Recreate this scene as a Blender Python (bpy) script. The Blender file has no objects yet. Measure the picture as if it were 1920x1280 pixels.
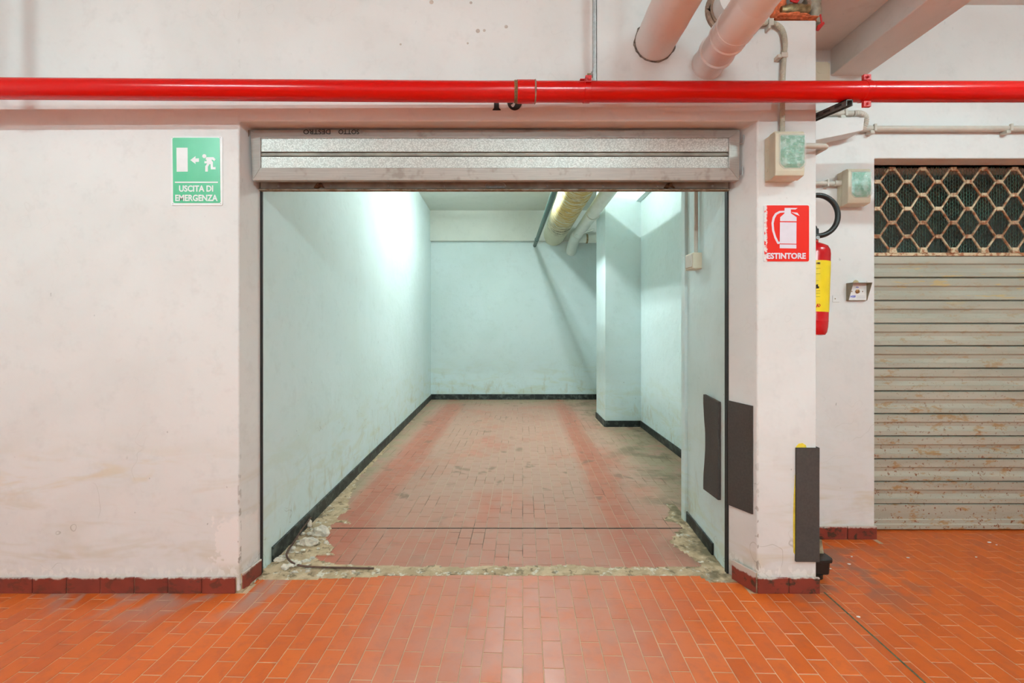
import bpy, bmesh, math, random
from mathutils import Vector, Matrix, noise as mnoise
random.seed(7)
R = math.radians
scene = bpy.context.scene
COL = scene.collection

# ------------------------------------------------------------------ camera, world, exposure
F, H, CX, CY = 854.0, 1.36, 955.0, 612.0        # focal length in px (1920 wide), eye height, vanishing point
cam_d = bpy.data.cameras.new('camera'); cam_o = bpy.data.objects.new('camera', cam_d); COL.objects.link(cam_o)
cam_o.location = (0, 0, H); cam_o.rotation_euler = (R(90), 0, 0)
cam_d.sensor_width = 36; cam_d.lens = F / 1920 * 36
cam_d.shift_x = (960 - CX) / 1920; cam_d.shift_y = -(640 - CY) / 1920
cam_d.clip_start = 0.02
scene.camera = cam_o
w = bpy.data.worlds.new('world'); scene.world = w; w.use_nodes = True
w.node_tree.nodes['Background'].inputs[0].default_value = (0.02, 0.02, 0.02, 1)
scene.view_settings.view_transform = 'Standard'
scene.view_settings.look = 'None'
scene.view_settings.gamma = 1
scene.view_settings.use_curve_mapping = False
scene.view_settings.exposure = 0.0
scene.cycles.max_bounces = 8; scene.cycles.diffuse_bounces = 5; scene.cycles.glossy_bounces = 3; scene.cycles.transparent_max_bounces = 6
scene.cycles.use_light_tree = False
scene.cycles.caustics_reflective = False; scene.cycles.caustics_refractive = False
LAMP_L, LAMP_R, LAMP_FILL, LAMP_G = 224.0, 165.0, 480.0, 285.0     # tube radiance
LAMP_G2 = 280.0
COL_WARM, COL_COOL = (0.71, 0.97, 1.0), (0.88, 1.0, 1.0)

def P(px, py, Y):
    """world point at depth Y that the photograph shows at (px, py)"""
    return Vector(((px - CX) * Y / F, Y, H + (CY - py) * Y / F))
def FL(px, py):
    """floor point"""
    Y = F * H / (py - CY)
    return Vector(((px - CX) * Y / F, Y, 0))

# ------------------------------------------------------------------ mesh helpers
class MB:
    def __init__(s): s.v = []; s.f = []
    def add(s, vs, fs):
        n = len(s.v); s.v += [Vector(q) for q in vs]; s.f += [[i + n for i in f] for f in fs]; return s
    def box(s, x0, x1, y0, y1, z0, z1):
        return s.add([(x0,y0,z0),(x1,y0,z0),(x1,y1,z0),(x0,y1,z0),(x0,y0,z1),(x1,y0,z1),(x1,y1,z1),(x0,y1,z1)],
                     [(0,3,2,1),(4,5,6,7),(0,1,5,4),(1,2,6,5),(2,3,7,6),(3,0,4,7)])
    def loft(s, a, b):
        n = len(a)
        return s.add(list(a) + list(b), [list(range(n))[::-1], list(range(n, 2*n))] + [(i, (i+1) % n, n+(i+1) % n, n+i) for i in range(n)])
    def prism(s, pts, off):
        off = Vector(off); a = [Vector(q) for q in pts]
        return s.loft(a, [q + off for q in a])
    def tube(s, pts, r, n=12, caps=True):
        pts = [Vector(q) for q in pts]; m = len(pts)
        rs = r if isinstance(r, (list, tuple)) else [r] * m
        t0 = (pts[1] - pts[0]).normalized()
        up = Vector((0,0,1)) if abs(t0.z) < .9 else Vector((1,0,0))
        u = t0.cross(up).normalized(); rings = []
        for i in range(m):
            t = (pts[min(i+1, m-1)] - pts[max(i-1, 0)])
            t = t.normalized() if t.length > 1e-9 else t0
            u = (u - t * u.dot(t)).normalized(); v = t.cross(u)
            rings.append([pts[i] + (u * math.cos(a) + v * math.sin(a)) * rs[i] for a in [2*math.pi*k/n for k in range(n)]])
        vs = [q for ring in rings for q in ring]; fs = []
        for i in range(m-1):
            for k in range(n): fs.append((i*n+k, i*n+(k+1) % n, (i+1)*n+(k+1) % n, (i+1)*n+k))
        if caps: fs += [list(range(n))[::-1], [(m-1)*n+k for k in range(n)]]
        return s.add(vs, fs)
    def lathe(s, prof, o, axis=(0,0,1), n=24):
        o = Vector(o); ax = Vector(axis).normalized()
        return s.tube([o + ax * (h + i * 1e-6) for i, (r, h) in enumerate(prof)], [max(r, 1e-4) for r, h in prof], n)
    def build(s, name, mat, parent=None, smooth=False, bevel=0, seg=2):
        return obj(name, s.v, s.f, mat, parent, smooth, bevel, seg)
WL = {}
def obj(name, v, f, mat, parent=None, smooth=False, bevel=0, seg=2, recalc=True):
    lo = Vector([min(q[i] for q in v) for i in range(3)]); hi = Vector([max(q[i] for q in v) for i in range(3)])
    c = (lo + hi) / 2
    if parent is None: c.z = lo.z
    me = bpy.data.meshes.new(name); me.from_pydata([Vector(q) - c for q in v], [], f)
    if recalc:
        bm = bmesh.new(); bm.from_mesh(me); bmesh.ops.recalc_face_normals(bm, faces=bm.faces); bm.to_mesh(me); bm.free()
    if smooth:
        me.polygons.foreach_set('use_smooth', [True] * len(me.polygons))
        if smooth != 'all': me.set_sharp_from_angle(angle=R(40))
    me.materials.append(mat)
    return link(name, me, c, parent, bevel, seg)
def link(name, me, c, parent=None, bevel=0, seg=2):
    o = bpy.data.objects.new(name, me); COL.objects.link(o)
    o.location = Vector(c) - (WL[parent.name] if parent else Vector())
    o.parent = parent; WL[o.name] = Vector(c)
    if bevel:
        b = o.modifiers.new('bevel', 'BEVEL'); b.width = bevel; b.segments = seg; b.limit_method = 'ANGLE'; b.angle_limit = R(35)
    return o
def thing(name, loc, label, cat, group=None):
    o = bpy.data.objects.new(name, None); COL.objects.link(o); o.location = loc; o.empty_display_size = .05
    WL[o.name] = Vector(loc); return tag(o, label, cat, group)
def tag(o, label=None, cat=None, group=None, kind=None):
    if label: o['label'] = label
    if cat: o['category'] = cat
    if group: o['group'] = group
    if kind: o['kind'] = kind
    return o
def struct(o, label=None):
    o['kind'] = 'structure'
    if label: o['label'] = label
    return o
def text(name, body, mat, parent, origin, ux, uy, height, width=None, bold=0.0, thick=.0006, shear=0):
    """lettering as a thin mesh: origin = lower-left corner, ux / uy = reading and up directions"""
    cu = bpy.data.curves.new(name, 'FONT'); cu.body = body; cu.size = 1; cu.offset = bold; cu.shear = shear
    cu.resolution_u = 3
    t = bpy.data.objects.new(name, cu); COL.objects.link(t)
    dg = bpy.context.evaluated_depsgraph_get(); me = bpy.data.meshes.new_from_object(t.evaluated_get(dg))
    bpy.data.objects.remove(t); bpy.data.curves.remove(cu)
    xs = [q.co.x for q in me.vertices]; ys = [q.co.y for q in me.vertices]
    x0, x1, y0, y1 = min(xs), max(xs), min(ys), max(ys)
    sy = height / (y1 - y0); sx = width / (x1 - x0) if width else sy
    ux = Vector(ux).normalized(); uy = Vector(uy).normalized(); nz = ux.cross(uy); origin = Vector(origin)
    v = [origin + ux * (q.co.x - x0) * sx + uy * (q.co.y - y0) * sy for q in me.vertices]
    fr = [list(p.vertices) for p in me.polygons]
    n = len(v); v2 = v + [q + nz * thick for q in v]
    f2 = [[i + n for i in p] for p in fr]
    cnt = {}
    for p in fr:
        for a, b in zip(p, p[1:] + p[:1]): cnt[(a, b)] = 1
    f2 += [(a, b, b + n, a + n) for (a, b) in cnt if (b, a) not in cnt]
    bpy.data.meshes.remove(me)
    return obj(name, v2, f2, mat, parent, recalc=False)
def bez(pts, n=10):
    """smooth polyline through points (Catmull-Rom)"""
    pts = [Vector(q) for q in pts]; pp = [pts[0]*2 - pts[1]] + pts + [pts[-1]*2 - pts[-2]]; out = []
    for i in range(1, len(pp) - 2):
        for k in range(n):
            t = k / n; a, b, c, d = pp[i-1:i+3]
            out.append(.5 * ((2*b) + (c-a)*t + (2*a-5*b+4*c-d)*t*t + (3*b-a-3*c+d)*t**3))
    return out + [pts[-1]]
def nz3(x, y, z=0): return mnoise.noise(Vector((x, y, z)))
def fbm(x, y, z=0): return mnoise.fractal(Vector((x, y, z)), .8, 2.1, 4)

# ------------------------------------------------------------------ material helpers
class G:
    def __init__(s, name, rough=.6, metal=0, spec=.5):
        s.m = bpy.data.materials.new(name); s.m.use_nodes = True; s.nt = s.m.node_tree
        s.b = s.nt.nodes['Principled BSDF']; s.set('Roughness', rough); s.set('Metallic', metal); s.set('Specular IOR Level', spec)
    def set(s, k, v):
        i = s.b.inputs[k]
        if isinstance(v, bpy.types.NodeSocket): s.nt.links.new(v, i)
        else: i.default_value = (*v, 1) if isinstance(v, tuple) and len(v) == 3 and i.type == 'RGBA' else v
        return s
    def node(s, t, **kw):
        n = s.nt.nodes.new(t)
        for k, v in kw.items(): setattr(n, k, v)
        return n
    def put(s, sock, v):
        if isinstance(v, bpy.types.NodeSocket): s.nt.links.new(v, sock)
        elif isinstance(v, tuple) and sock.type == 'RGBA' and len(v) == 3: sock.default_value = (*v, 1)
        else: sock.default_value = v
    def pos(s):
        if not hasattr(s, '_p'): s._p = s.node('ShaderNodeNewGeometry').outputs['Position']
        return s._p
    def xyz(s):
        if not hasattr(s, '_x'):
            n = s.node('ShaderNodeSeparateXYZ'); s.put(n.inputs[0], s.pos()); s._x = n.outputs
        return s._x
    def objc(s): return s.node('ShaderNodeTexCoord').outputs['Object']
    def mapv(s, v, scale=(1,1,1), rot=(0,0,0), loc=(0,0,0)):
        n = s.node('ShaderNodeMapping'); s.put(n.inputs['Vector'], v)
        n.inputs['Scale'].default_value = scale; n.inputs['Rotation'].default_value = rot; n.inputs['Location'].default_value = loc
        return n.outputs[0]
    def noise(s, scale, detail=5, rough=.6, dist=0, vec=None):
        n = s.node('ShaderNodeTexNoise'); s.put(n.inputs['Vector'], vec if vec is not None else s.pos())
        n.inputs['Scale'].default_value = scale; n.inputs['Detail'].default_value = min(detail, 3)
        n.inputs['Roughness'].default_value = rough; n.inputs['Distortion'].default_value = dist
        return n.outputs['Fac']
    def vor(s, scale, feature='F1', vec=None, out='Distance'):
        n = s.node('ShaderNodeTexVoronoi', feature=feature); s.put(n.inputs['Vector'], vec if vec is not None else s.pos())
        n.inputs['Scale'].default_value = scale; return n.outputs[out]
    def mr(s, v, a, b, c=0.0, d=1.0):
        n = s.node('ShaderNodeMapRange', interpolation_type='SMOOTHSTEP'); s.put(n.inputs[0], v)
        for i, q in enumerate((a, b, c, d)): n.inputs[i+1].default_value = q
        return n.outputs[0]
    def mth(s, op, a, b=0.0, c=0.0):
        n = s.node('ShaderNodeMath', operation=op); s.put(n.inputs[0], a); s.put(n.inputs[1], b); s.put(n.inputs[2], c); return n.outputs[0]
    def mul(s, *a):
        o = a[0]
        for b in a[1:]: o = s.mth('MULTIPLY', o, b)
        return o
    def mx(s, f, a, b, mode='MIX'):
        n = s.node('ShaderNodeMix', data_type='RGBA', blend_type=mode); s.put(n.inputs[0], f); s.put(n.inputs[6], a); s.put(n.inputs[7], b); return n.outputs[2]
    def bump(s, h, strength=.3, dist=.01):
        n = s.node('ShaderNodeBump'); n.inputs['Strength'].default_value = strength; n.inputs['Distance'].default_value = dist
        s.put(n.inputs['Height'], h); s.nt.links.new(n.outputs[0], s.b.inputs['Normal']); return s
    def band(s, v, a, b, soft):
        """1 between a and b"""
        return s.mul(s.mr(v, a - soft, a + soft), s.mr(v, b - soft, b + soft, 1.0, 0.0))
    def col(s, c): return s.set('Base Color', c)
def plain(name, c, rough=.5, metal=0, var=.12, scale=30, bumps=0.0, spec=.5):
    g = G(name, rough, metal, spec)
    n = g.noise(scale, 4, .6)
    g.col(g.mx(g.mr(n, .3, .7), tuple(q * (1 - var) for q in c), tuple(min(1, q * (1 + var)) for q in c)))
    if bumps: g.bump(g.noise(scale * 4, 4), bumps, .004)
    return g.m

def plaster(name, base, worn, stain, front=False, garage=False):
    g = G(name, .75, 0, .25); x, y, z = g.xyz()
    n1, n2, n3 = g.noise(1.3, 3, .6, .4), g.noise(9, 3, .72), g.noise(30, 2, .65, 0, g.mapv(g.pos(), (1, 1, .6)))
    c = g.mx(g.mr(n1, .35, .7), base, worn)
    c = g.mx(g.mul(g.mr(n2, .5, .75), .35), c, tuple(q * .88 for q in worn))
    # yellowed, scuffed belt low on the wall
    ns = g.noise(2.2, 3, .7, .6, g.mapv(g.pos(), (.9, .9, 3.2)))
    st = g.mul(g.mr(ns, .45, .68), g.mr(z, .95, .2))
    c = g.mx(g.mul(st, .55), c, stain)
    # wandering hair cracks
    cr = g.mr(g.mth('ABSOLUTE', g.mth('SUBTRACT', g.noise(1.9, 3, .7), .5)), .0006, .0035, 1.0, 0.0)
    cr = g.mul(cr, g.mr(n1, .52, .60), g.mr(z, 1.0, .3, .12, 1.0))
    c = g.mx(g.mul(cr, .45), c, tuple(q * .5 for q in stain))
    # small scuffs and chips
    c = g.mx(g.mul(g.mr(n3, .735, .775), .6, g.mr(z, 2.6, .3, .25, 1.0)), c, tuple(q * .4 for q in worn))
    if front:
        # spalled corner at the left jamb, filled with fresh white plaster
        d = g.mth('ADD', g.mul(n2, .22), g.mth('ABSOLUTE', g.mth('ADD', x, 1.40)))
        pm = g.mul(g.mr(d, .20, .21, 1.0, 0.0), g.mr(g.mth('ADD', z, g.mul(n2, .2)), .46, .50, 1.0, 0.0), g.mr(z, .12, .16))
        c = g.mx(g.mul(pm, .8), c, (.86, .82, .80))
        y1 = g.mul(g.band(z, .52, .68, .09), g.mr(ns, .48, .66), g.mr(x, -1.6, -1.75))
        c = g.mx(g.mul(y1, .38), c, (.74, .60, .38))
        # flaked whitewash along the top of the skirting
        fk = g.mul(g.band(z, .085, .13, .02), g.mr(n3, .50, .54))
        c = g.mx(g.mul(fk, .7), c, (.85, .83, .8))
        # edge chips showing grey mortar on the two door corners
        e = g.mth('MINIMUM', g.mth('ABSOLUTE', g.mth('SUBTRACT', x, -1.383)), g.mth('ABSOLUTE', g.mth('SUBTRACT', x, 1.269)))
        e = g.mul(g.mr(y, 2.352, 2.342), g.mr(e, .010, .003), g.mr(n3, .54, .60), g.mr(z, .9, .1, .1, 1.0))
        c = g.mx(g.mul(e, .8), c, (.30, .26, .22))
    if garage:
        dk = g.mul(g.mr(g.noise(5, 3, .75, .3, g.mapv(g.pos(), (1.3, 1.3, .6))), .53, .7), g.mr(z, .7, .05))
        c = g.mx(g.mul(dk, .5), c, (.47, .44, .28))
    g.col(c)
    g.bump(g.noise(9, 2, .62), .35, .012)
    return g.m

M_WALL = plaster('pinkish_white_plaster', (.79, .78, .77), (.735, .72, .705), (.62, .55, .42), front=True)
M_WALL2 = plaster('recess_plaster', (.79, .78, .77), (.745, .73, .715), (.62, .54, .38))
M_MINT = plaster('mint_plaster', (.685, .815, .82), (.655, .785, .775), (.60, .66, .51), garage=True)
M_GWHITE = plaster('garage_ceiling_paint', (.72, .76, .70), (.68, .72, .66), (.62, .62, .52))
M_BEAM = plaster('beam_plaster', (.78, .72, .69), (.70, .64, .60), (.55, .5, .45))

W_, L_, TH = .0828, .158, math.atan(25 / 854)     # tile module and the small turn of the tile grid
def tile_material(name, garage):
    g = G(name, .38, 0, .38); x, y, z = g.xyz()
    c_, s_ = math.cos(TH), math.sin(TH)
    u = g.mth('SUBTRACT', g.mul(x, c_), g.mul(y, s_)); v = g.mth('ADD', g.mul(x, s_), g.mul(y, c_))
    cidx = g.mth('FLOOR', g.mth('DIVIDE', u, W_))
    ridx = g.mth('FLOOR', g.mth('ADD', g.mth('DIVIDE', v, L_), g.mul(g.mth('FLOORED_MODULO', cidx, 2.0), .5)))
    cm = g.node('ShaderNodeCombineXYZ'); g.put(cm.inputs[0], cidx); g.put(cm.inputs[1], ridx)
    wn = g.node('ShaderNodeTexWhiteNoise'); wn.noise_dimensions = '3D'; g.put(wn.inputs['Vector'], cm.outputs[0]); rnd = wn.outputs['Value']
    if not garage:
        c = g.mx(rnd, (.60, .105, .013), (.70, .136, .018))
        c = g.mx(g.mul(g.mr(g.noise(14, 6, .7), .45, .7), .35), c, (.40, .085, .035))
        # garage sheen painted as paler tile colour, over the dusty worn approach
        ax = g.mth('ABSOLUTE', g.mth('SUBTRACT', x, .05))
        sheen_wear = g.mul(g.mr(g.mth('ADD', ax, g.mul(g.noise(3, 4), .5)), 1.25, .45), g.mr(g.noise(5, 5, .6), .25, .6, .5, 1.0))
        c = g.mx(g.mul(sheen_wear, .58), c, (.50, .29, .24))
        gm = g.mul(g.mr(y, 1.95, 2.36), g.mr(g.noise(5, 5, .6, .5, g.mapv(g.pos(), (1, .6, 1))), .45, .62), g.mr(x, -1.0, -1.3))
        c = g.mx(g.mul(gm, .75), c, (.36, .27, .24))
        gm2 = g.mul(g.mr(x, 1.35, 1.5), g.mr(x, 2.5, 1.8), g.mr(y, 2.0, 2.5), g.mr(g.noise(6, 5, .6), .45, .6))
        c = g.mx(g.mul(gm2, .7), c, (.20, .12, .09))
        c = g.mx(g.mul(g.mr(g.noise(60, 2), .76, .79), .8), c, (.75, .65, .6))
        g.set('Roughness', g.mr(rnd, .0, 1.0, .32, .44))
    else:
        c = g.mx(rnd, (.43, .115, .065), (.50, .145, .085))
        c = g.mx(g.mul(g.mr(g.noise(9, 6, .7), .45, .7), .5), c, (.42, .20, .14))
        us = g.mth('ADD', u, g.mul(g.mth('SUBTRACT', g.noise(1.5, 3), .5), .12))
        tyre = g.mth('MAXIMUM', g.band(us, -1.33, -1.03, .07), g.band(us, .57, .80, .07))
        veil = g.mul(g.mr(g.noise(1.6, 6, .65, .3), .18, .52), g.mth('SUBTRACT', 1.0, g.mul(tyre, .85)), g.mr(y, 2.6, 4.0, .45, 1.0))
        c = g.mx(g.mul(veil, .60), c, (.46, .34, .27))
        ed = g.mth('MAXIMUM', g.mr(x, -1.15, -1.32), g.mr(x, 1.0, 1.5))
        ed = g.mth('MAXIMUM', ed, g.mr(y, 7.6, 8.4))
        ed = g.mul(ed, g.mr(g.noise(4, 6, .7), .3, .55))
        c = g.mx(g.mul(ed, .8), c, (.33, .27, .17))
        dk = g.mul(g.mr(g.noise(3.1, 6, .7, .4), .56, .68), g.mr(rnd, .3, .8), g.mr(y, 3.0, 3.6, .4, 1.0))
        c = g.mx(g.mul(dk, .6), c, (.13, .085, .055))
        gr = g.mul(g.mr(x, .75, 1.35), g.mr(g.noise(2.6, 5, .65), .48, .64))
        c = g.mx(g.mul(gr, .6), c, (.14, .11, .06))
        g.set('Roughness', g.mr(veil, .0, 1.0, .38, .56))
    g.col(c); g.bump(g.noise(35, 2, .6), .12, .003)
    return g.m
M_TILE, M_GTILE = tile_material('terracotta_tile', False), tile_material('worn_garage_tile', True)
g = G('tile_mortar', .85); x, y, z = g.xyz()
g.col(g.mx(g.mr(g.noise(6, 5), .35, .65), (.66, .44, .28), (.54, .35, .22))); g.bump(g.noise(120, 3), .4, .003); M_JOINT = g.m
g = G('grimy_tile_mortar', .9); x, y, z = g.xyz()
g.col(g.mx(g.mr(g.noise(2.3, 5, .6), .50, .64), (.52, .37, .26), (.10, .07, .045))); g.bump(g.noise(120, 3), .4, .003); M_GJOINT = g.m
g = G('skirting_tile_glaze', .42); x, y, z = g.xyz()
c = g.mx(g.mr(g.noise(7, 5), .3, .7), (.26, .044, .028), (.20, .035, .024))
c = g.mx(g.mul(g.mr(g.noise(13, 6, .7, .4, g.mapv(g.pos(), (1, 1, 1.4))), .52, .64), g.mr(x, -3, 1.4, .35, 1.0)), c, (.05, .03, .02))
c = g.mx(g.mul(g.mr(g.mth('ADD', z, g.mul(g.noise(16, 5, .7), .05)), .098, .108), .85), c, (.66, .60, .54))
g.col(c); g.bump(g.noise(30, 4), .15, .003); M_SKIRT = g.m
g = G('black_skirting', .5); x, y, z = g.xyz()
g.col(g.mx(g.mr(g.noise(10, 6, .75), .45, .68), (.008, .012, .011), (.085, .10, .09))); M_BLACKSK = g.m
g = G('crumbled_mortar', .95, 0, .2); x, y, z = g.xyz()
c = g.mx(g.mr(g.noise(9, 7, .7, .5), .35, .62), (.64, .475, .31), (.46, .335, .21))
c = g.mx(g.mr(g.noise(17, 6, .7), .56, .66), c, (.72, .66, .55))
c = g.mx(g.mul(g.mr(g.noise(13, 6, .75, .3), .54, .64), .8), c, (.18, .13, .08))
c = g.mx(g.mul(g.mr(x, .75, 1.2), g.mr(g.noise(6, 4), .4, .6)), c, (.19, .15, .09))
g.col(c); g.bump(g.noise(70, 6, .7), .8, .008); M_MORTAR = g.m
M_CHUNK = plain('broken_plaster', (.70, .62, .52), .95, var=.25, scale=25, bumps=.5)
g = G('red_enamel', .21, 0, .42); x, y, z = g.xyz()
g.col(g.mx(g.mul(g.mr(g.noise(70, 2), .70, .76), .3), (.60, .002, .0015), (.42, .02, .01))); M_RED = g.m
M_REDB = plain('red_painted_clamp', (.55, .02, .02), .45, var=.2)
M_HEMP = plain('hemp_thread', (.22, .12, .05), .95, var=.4, scale=180, bumps=.5)
M_WPIPE = plaster('limewashed_pipe', (.83, .78, .755), (.77, .71, .68), (.6, .52, .45))
M_PVC = plain('white_pvc', (.84, .79, .77), .38, var=.02, scale=6)
M_PVCG = plain('garage_pvc', (.74, .80, .74), .4, var=.04, scale=6)
M_RUSTY = plain('brown_iron_flange', (.33, .20, .14), .8, var=.3, scale=40)
g = G('galvanised_spangle', .5, .35)
g.col(g.mx(g.mr(g.vor(150, 'F1', None, 'Distance'), .2, .7), (.66, .66, .62), (.45, .445, .415))); g.set('Roughness', g.mr(g.noise(130, 2), .35, .65, .40, .6)); M_GALV = g.m
g = G('brushed_steel_frame', .45, .4); x, y, z = g.xyz()
c = g.mx(g.mr(g.noise(5, 6, .7, 0, g.mapv(g.pos(), (1, 1, 30))), .3, .7), (.46, .43, .395), (.39, .36, .33))
c = g.mx(g.mul(g.mr(g.noise(9, 6, .7), .55, .7), .5), c, (.22, .17, .13)); g.col(c); M_STEEL = g.m
g = G('grimy_bar_steel', .55, .55); x, y, z = g.xyz()
c = g.mx(g.mr(g.noise(7, 6, .7), .35, .7), (.52, .49, .43), (.34, .31, .27)); g.col(c); M_BAR = g.m
g = G('rusty_lip', .8, .2); c = g.mx(g.mr(g.noise(20, 6, .7), .35, .65), (.20, .12, .06), (.34, .30, .24)); g.col(c); M_LIP = g.m
M_DARK = plain('black_guide', (.015, .013, .012), .7)
M_INK = plain('black_paint', (.006, .006, .007), .6, var=.1)
M_ZINC = plain('zinc_strut', (.45, .47, .47), .45, .7, var=.15, scale=60)
M_BOX = plain('cream_plastic', (.66, .60, .46), .5, var=.05, scale=8)
M_CONDUIT = plain('grey_conduit', (.58, .53, .46), .5, var=.07, scale=12)
M_RIB = plain('ribbed_conduit', (.50, .46, .37), .6, var=.1, scale=20)
g = G('green_lens', .18); g.col(g.mx(g.mr(g.noise(28, 4, .6), .42, .62), (.03, .42, .26), (.42, .72, .62))); M_LENS = g.m
g = G('crumpled_film', .08); g.set('Alpha', .22); g.col((.85, .92, .88)); M_FILM = g.m
M_PAPERW = plain('white_enamel', (.84, .83, .83), .35, var=.02)
M_GREEN = G('sign_green', .28); M_GREEN.col(M_GREEN.mx(M_GREEN.mr(M_GREEN.noise(8, 2), .3, .7), (.09, .52, .27), (.11, .55, .30))); M_GREEN = M_GREEN.m
g = G('sign_red', .32); x, y, z = g.xyz()
m_ = g.mul(g.mr(g.mth('ADD', x, g.mul(g.noise(60, 4, .7), .03)), 1.334, 1.327), g.mr(g.noise(40, 4), .4, .5))
g.col(g.mx(m_, (.80, .018, .008), (.78, .72, .70))); M_SRED = g.m
M_SPALE = plain('sign_lilac_white', (.78, .72, .80), .4, var=.02)
M_EXT = plain('extinguisher_red', (.55, .008, .012), .22, var=.04)
M_YEL = plain('yellow_label', (.88, .66, .01), .4, var=.04, scale=10)
M_RUB = plain('black_rubber', (.012, .012, .011), .45, var=.2)
M_FOAM = plain('dark_foam_pad', (.060, .048, .042), .85, var=.12, scale=90, bumps=.15)
M_GLUE = plain('yellow_glue', (.80, .60, .05), .6, var=.15)
M_PUFF = plain('orange_expanding_foam', (.80, .20, .08), .9, var=.3, scale=40, bumps=.6)
M_BRASS = plain('dirty_brass', (.32, .25, .13), .45, .7, var=.35, scale=40)
M_GREYP = plain('grey_iron_elbow', (.36, .33, .26), .6, .2, var=.25, scale=25)
g = G('slat_paint', .5, .15); x, y, z = g.xyz()
c = g.mx(g.mr(g.noise(3, 5, .6, 0, g.mapv(g.pos(), (.4, 1, 4))), .3, .7), (.50, .485, .40), (.41, .395, .32))
c = g.mx(g.mul(g.mr(g.noise(11, 7, .75, 0, g.mapv(g.pos(), (.8, 1, 2))), .54, .68), g.mr(z, 1.9, .1, .35, 1.0), .9), c, (.40, .22, .07))
c = g.mx(g.mul(g.mr(g.noise(42, 4, .7), .60, .66), g.mr(z, 1.5, .1, .1, 1.0)), c, (.22, .07, .02))
c = g.mx(g.mul(g.mr(g.noise(3.1, 5, .7, 0, g.mapv(g.pos(), (1.2, 1, 9))), .60, .66), g.band(z, 1.52, 1.76, .05), .5), c, (.66, .44, .10))
g.col(c); g.bump(g.noise(30, 3), .08, .003); M_SLAT = g.m
g = G('rusty_cream_grille', .6, .2); g.col(g.mx(g.mr(g.noise(30, 5, .7), .46, .6), (.68, .54, .36), (.36, .14, .06))); M_GRILLE = g.m
M_WIRE = plain('green_wire_screen', (.05, .15, .10), .6, var=.5, scale=9)
M_KEYBOX = plain('olive_steel_hood', (.26, .22, .15), .55, var=.12)
M_BLUE = plain('blue_print', (.06, .10, .62), .5, var=.05)
M_RPRINT = plain('red_print', (.6, .02, .02), .5, var=.05)
M_GPRINT = plain('grey_print', (.42, .42, .45), .5, var=.05)
M_KEY = plain('brass_key_barrel', (.36, .16, .05), .45, .5, var=.2)
g = G('stained_duct_wrap', .8); x, y, z = g.xyz()
wv = g.mapv(g.pos(), (2, 7, 2))
c = g.mx(g.mul(g.mr(g.noise(3.2, 5, .6, .5, wv), .35, .6), g.mr(y, 7.9, 6.3)), (.66, .66, .50), (.55, .38, .10))
c = g.mx(g.mul(g.mr(g.noise(5, 6, .7, .4, g.mapv(g.pos(), (1.5, 9, 1.5))), .50, .62), g.band(y, 6.9, 7.6, .2)), c, (.05, .05, .03))
c = g.mx(g.mul(g.mr(g.noise(4, 5, .7, .4, g.mapv(g.pos(), (1.2, 8, 1.2))), .60, .66), g.mr(y, 7.2, 6.5)), c, (.06, .05, .02))
g.col(c); g.bump(g.noise(6, 5, .6, .3, wv), .6, .02); M_DUCT = g.m
M_GPIPE = plain('dark_green_pipe', (.03, .09, .075), .45, var=.2)
M_LAMPB = plain('lamp_housing', (.7, .7, .68), .5, var=.03)
def emit(name, colr, st):
    g = G(name, .5); g.col(colr); g.set('Emission Color', colr); g.set('Emission Strength', st); return g.m

# ------------------------------------------------------------------ the setting: floors
TOP = -.0
def rect(x0, x1, y0, y1): return (x0, x1, y0, y1)
def uv2xy(u, v): return (u * math.cos(TH) + v * math.sin(TH), -u * math.sin(TH) + v * math.cos(TH))
def clip(poly, r):
    for ax, lim, sg in ((0, r[0], 1), (0, r[1], -1), (1, r[2], 1), (1, r[3], -1)):
        out = []
        for a, b in zip(poly, poly[1:] + poly[:1]):
            da, db = sg * (a[ax] - lim), sg * (b[ax] - lim)
            if da >= 0: out.append(a)
            if (da > 0 > db) or (da < 0 < db):
                t = da / (da - db); out.append((a[0] + (b[0]-a[0]) * t, a[1] + (b[1]-a[1]) * t))
        poly = out
        if len(poly) < 3: return []
    return poly
def inside(p, r, e=1e-4): return r[0]-e <= p[0] <= r[1]+e and r[2]-e <= p[1] <= r[3]+e
def tile_geo(poly, jit):
    """tile body: bottom outline, upper edge, chamfered rim; flat top"""
    n = len(poly); cx = sum(p[0] for p in poly) / n; cy = sum(p[1] for p in poly) / n
    def ins(d, z):
        o = []
        for p in poly:
            dx, dy = p[0]-cx, p[1]-cy; l = math.hypot(dx, dy); k = max(0, (l-d)/l) if l else 0
            o.append((cx+dx*k, cy+dy*k, z))
        return o
    v = [(p[0], p[1], -.012) for p in poly] + [(p[0], p[1], -.0012 + jit) for p in poly] + ins(.0018, jit)
    f = [list(range(2*n, 3*n))]
    for k in (0, 1):
        for i in range(n): f.append((k*n+i, k*n+(i+1) % n, (k+1)*n+(i+1) % n, (k+1)*n+i))
    return v, f
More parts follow.
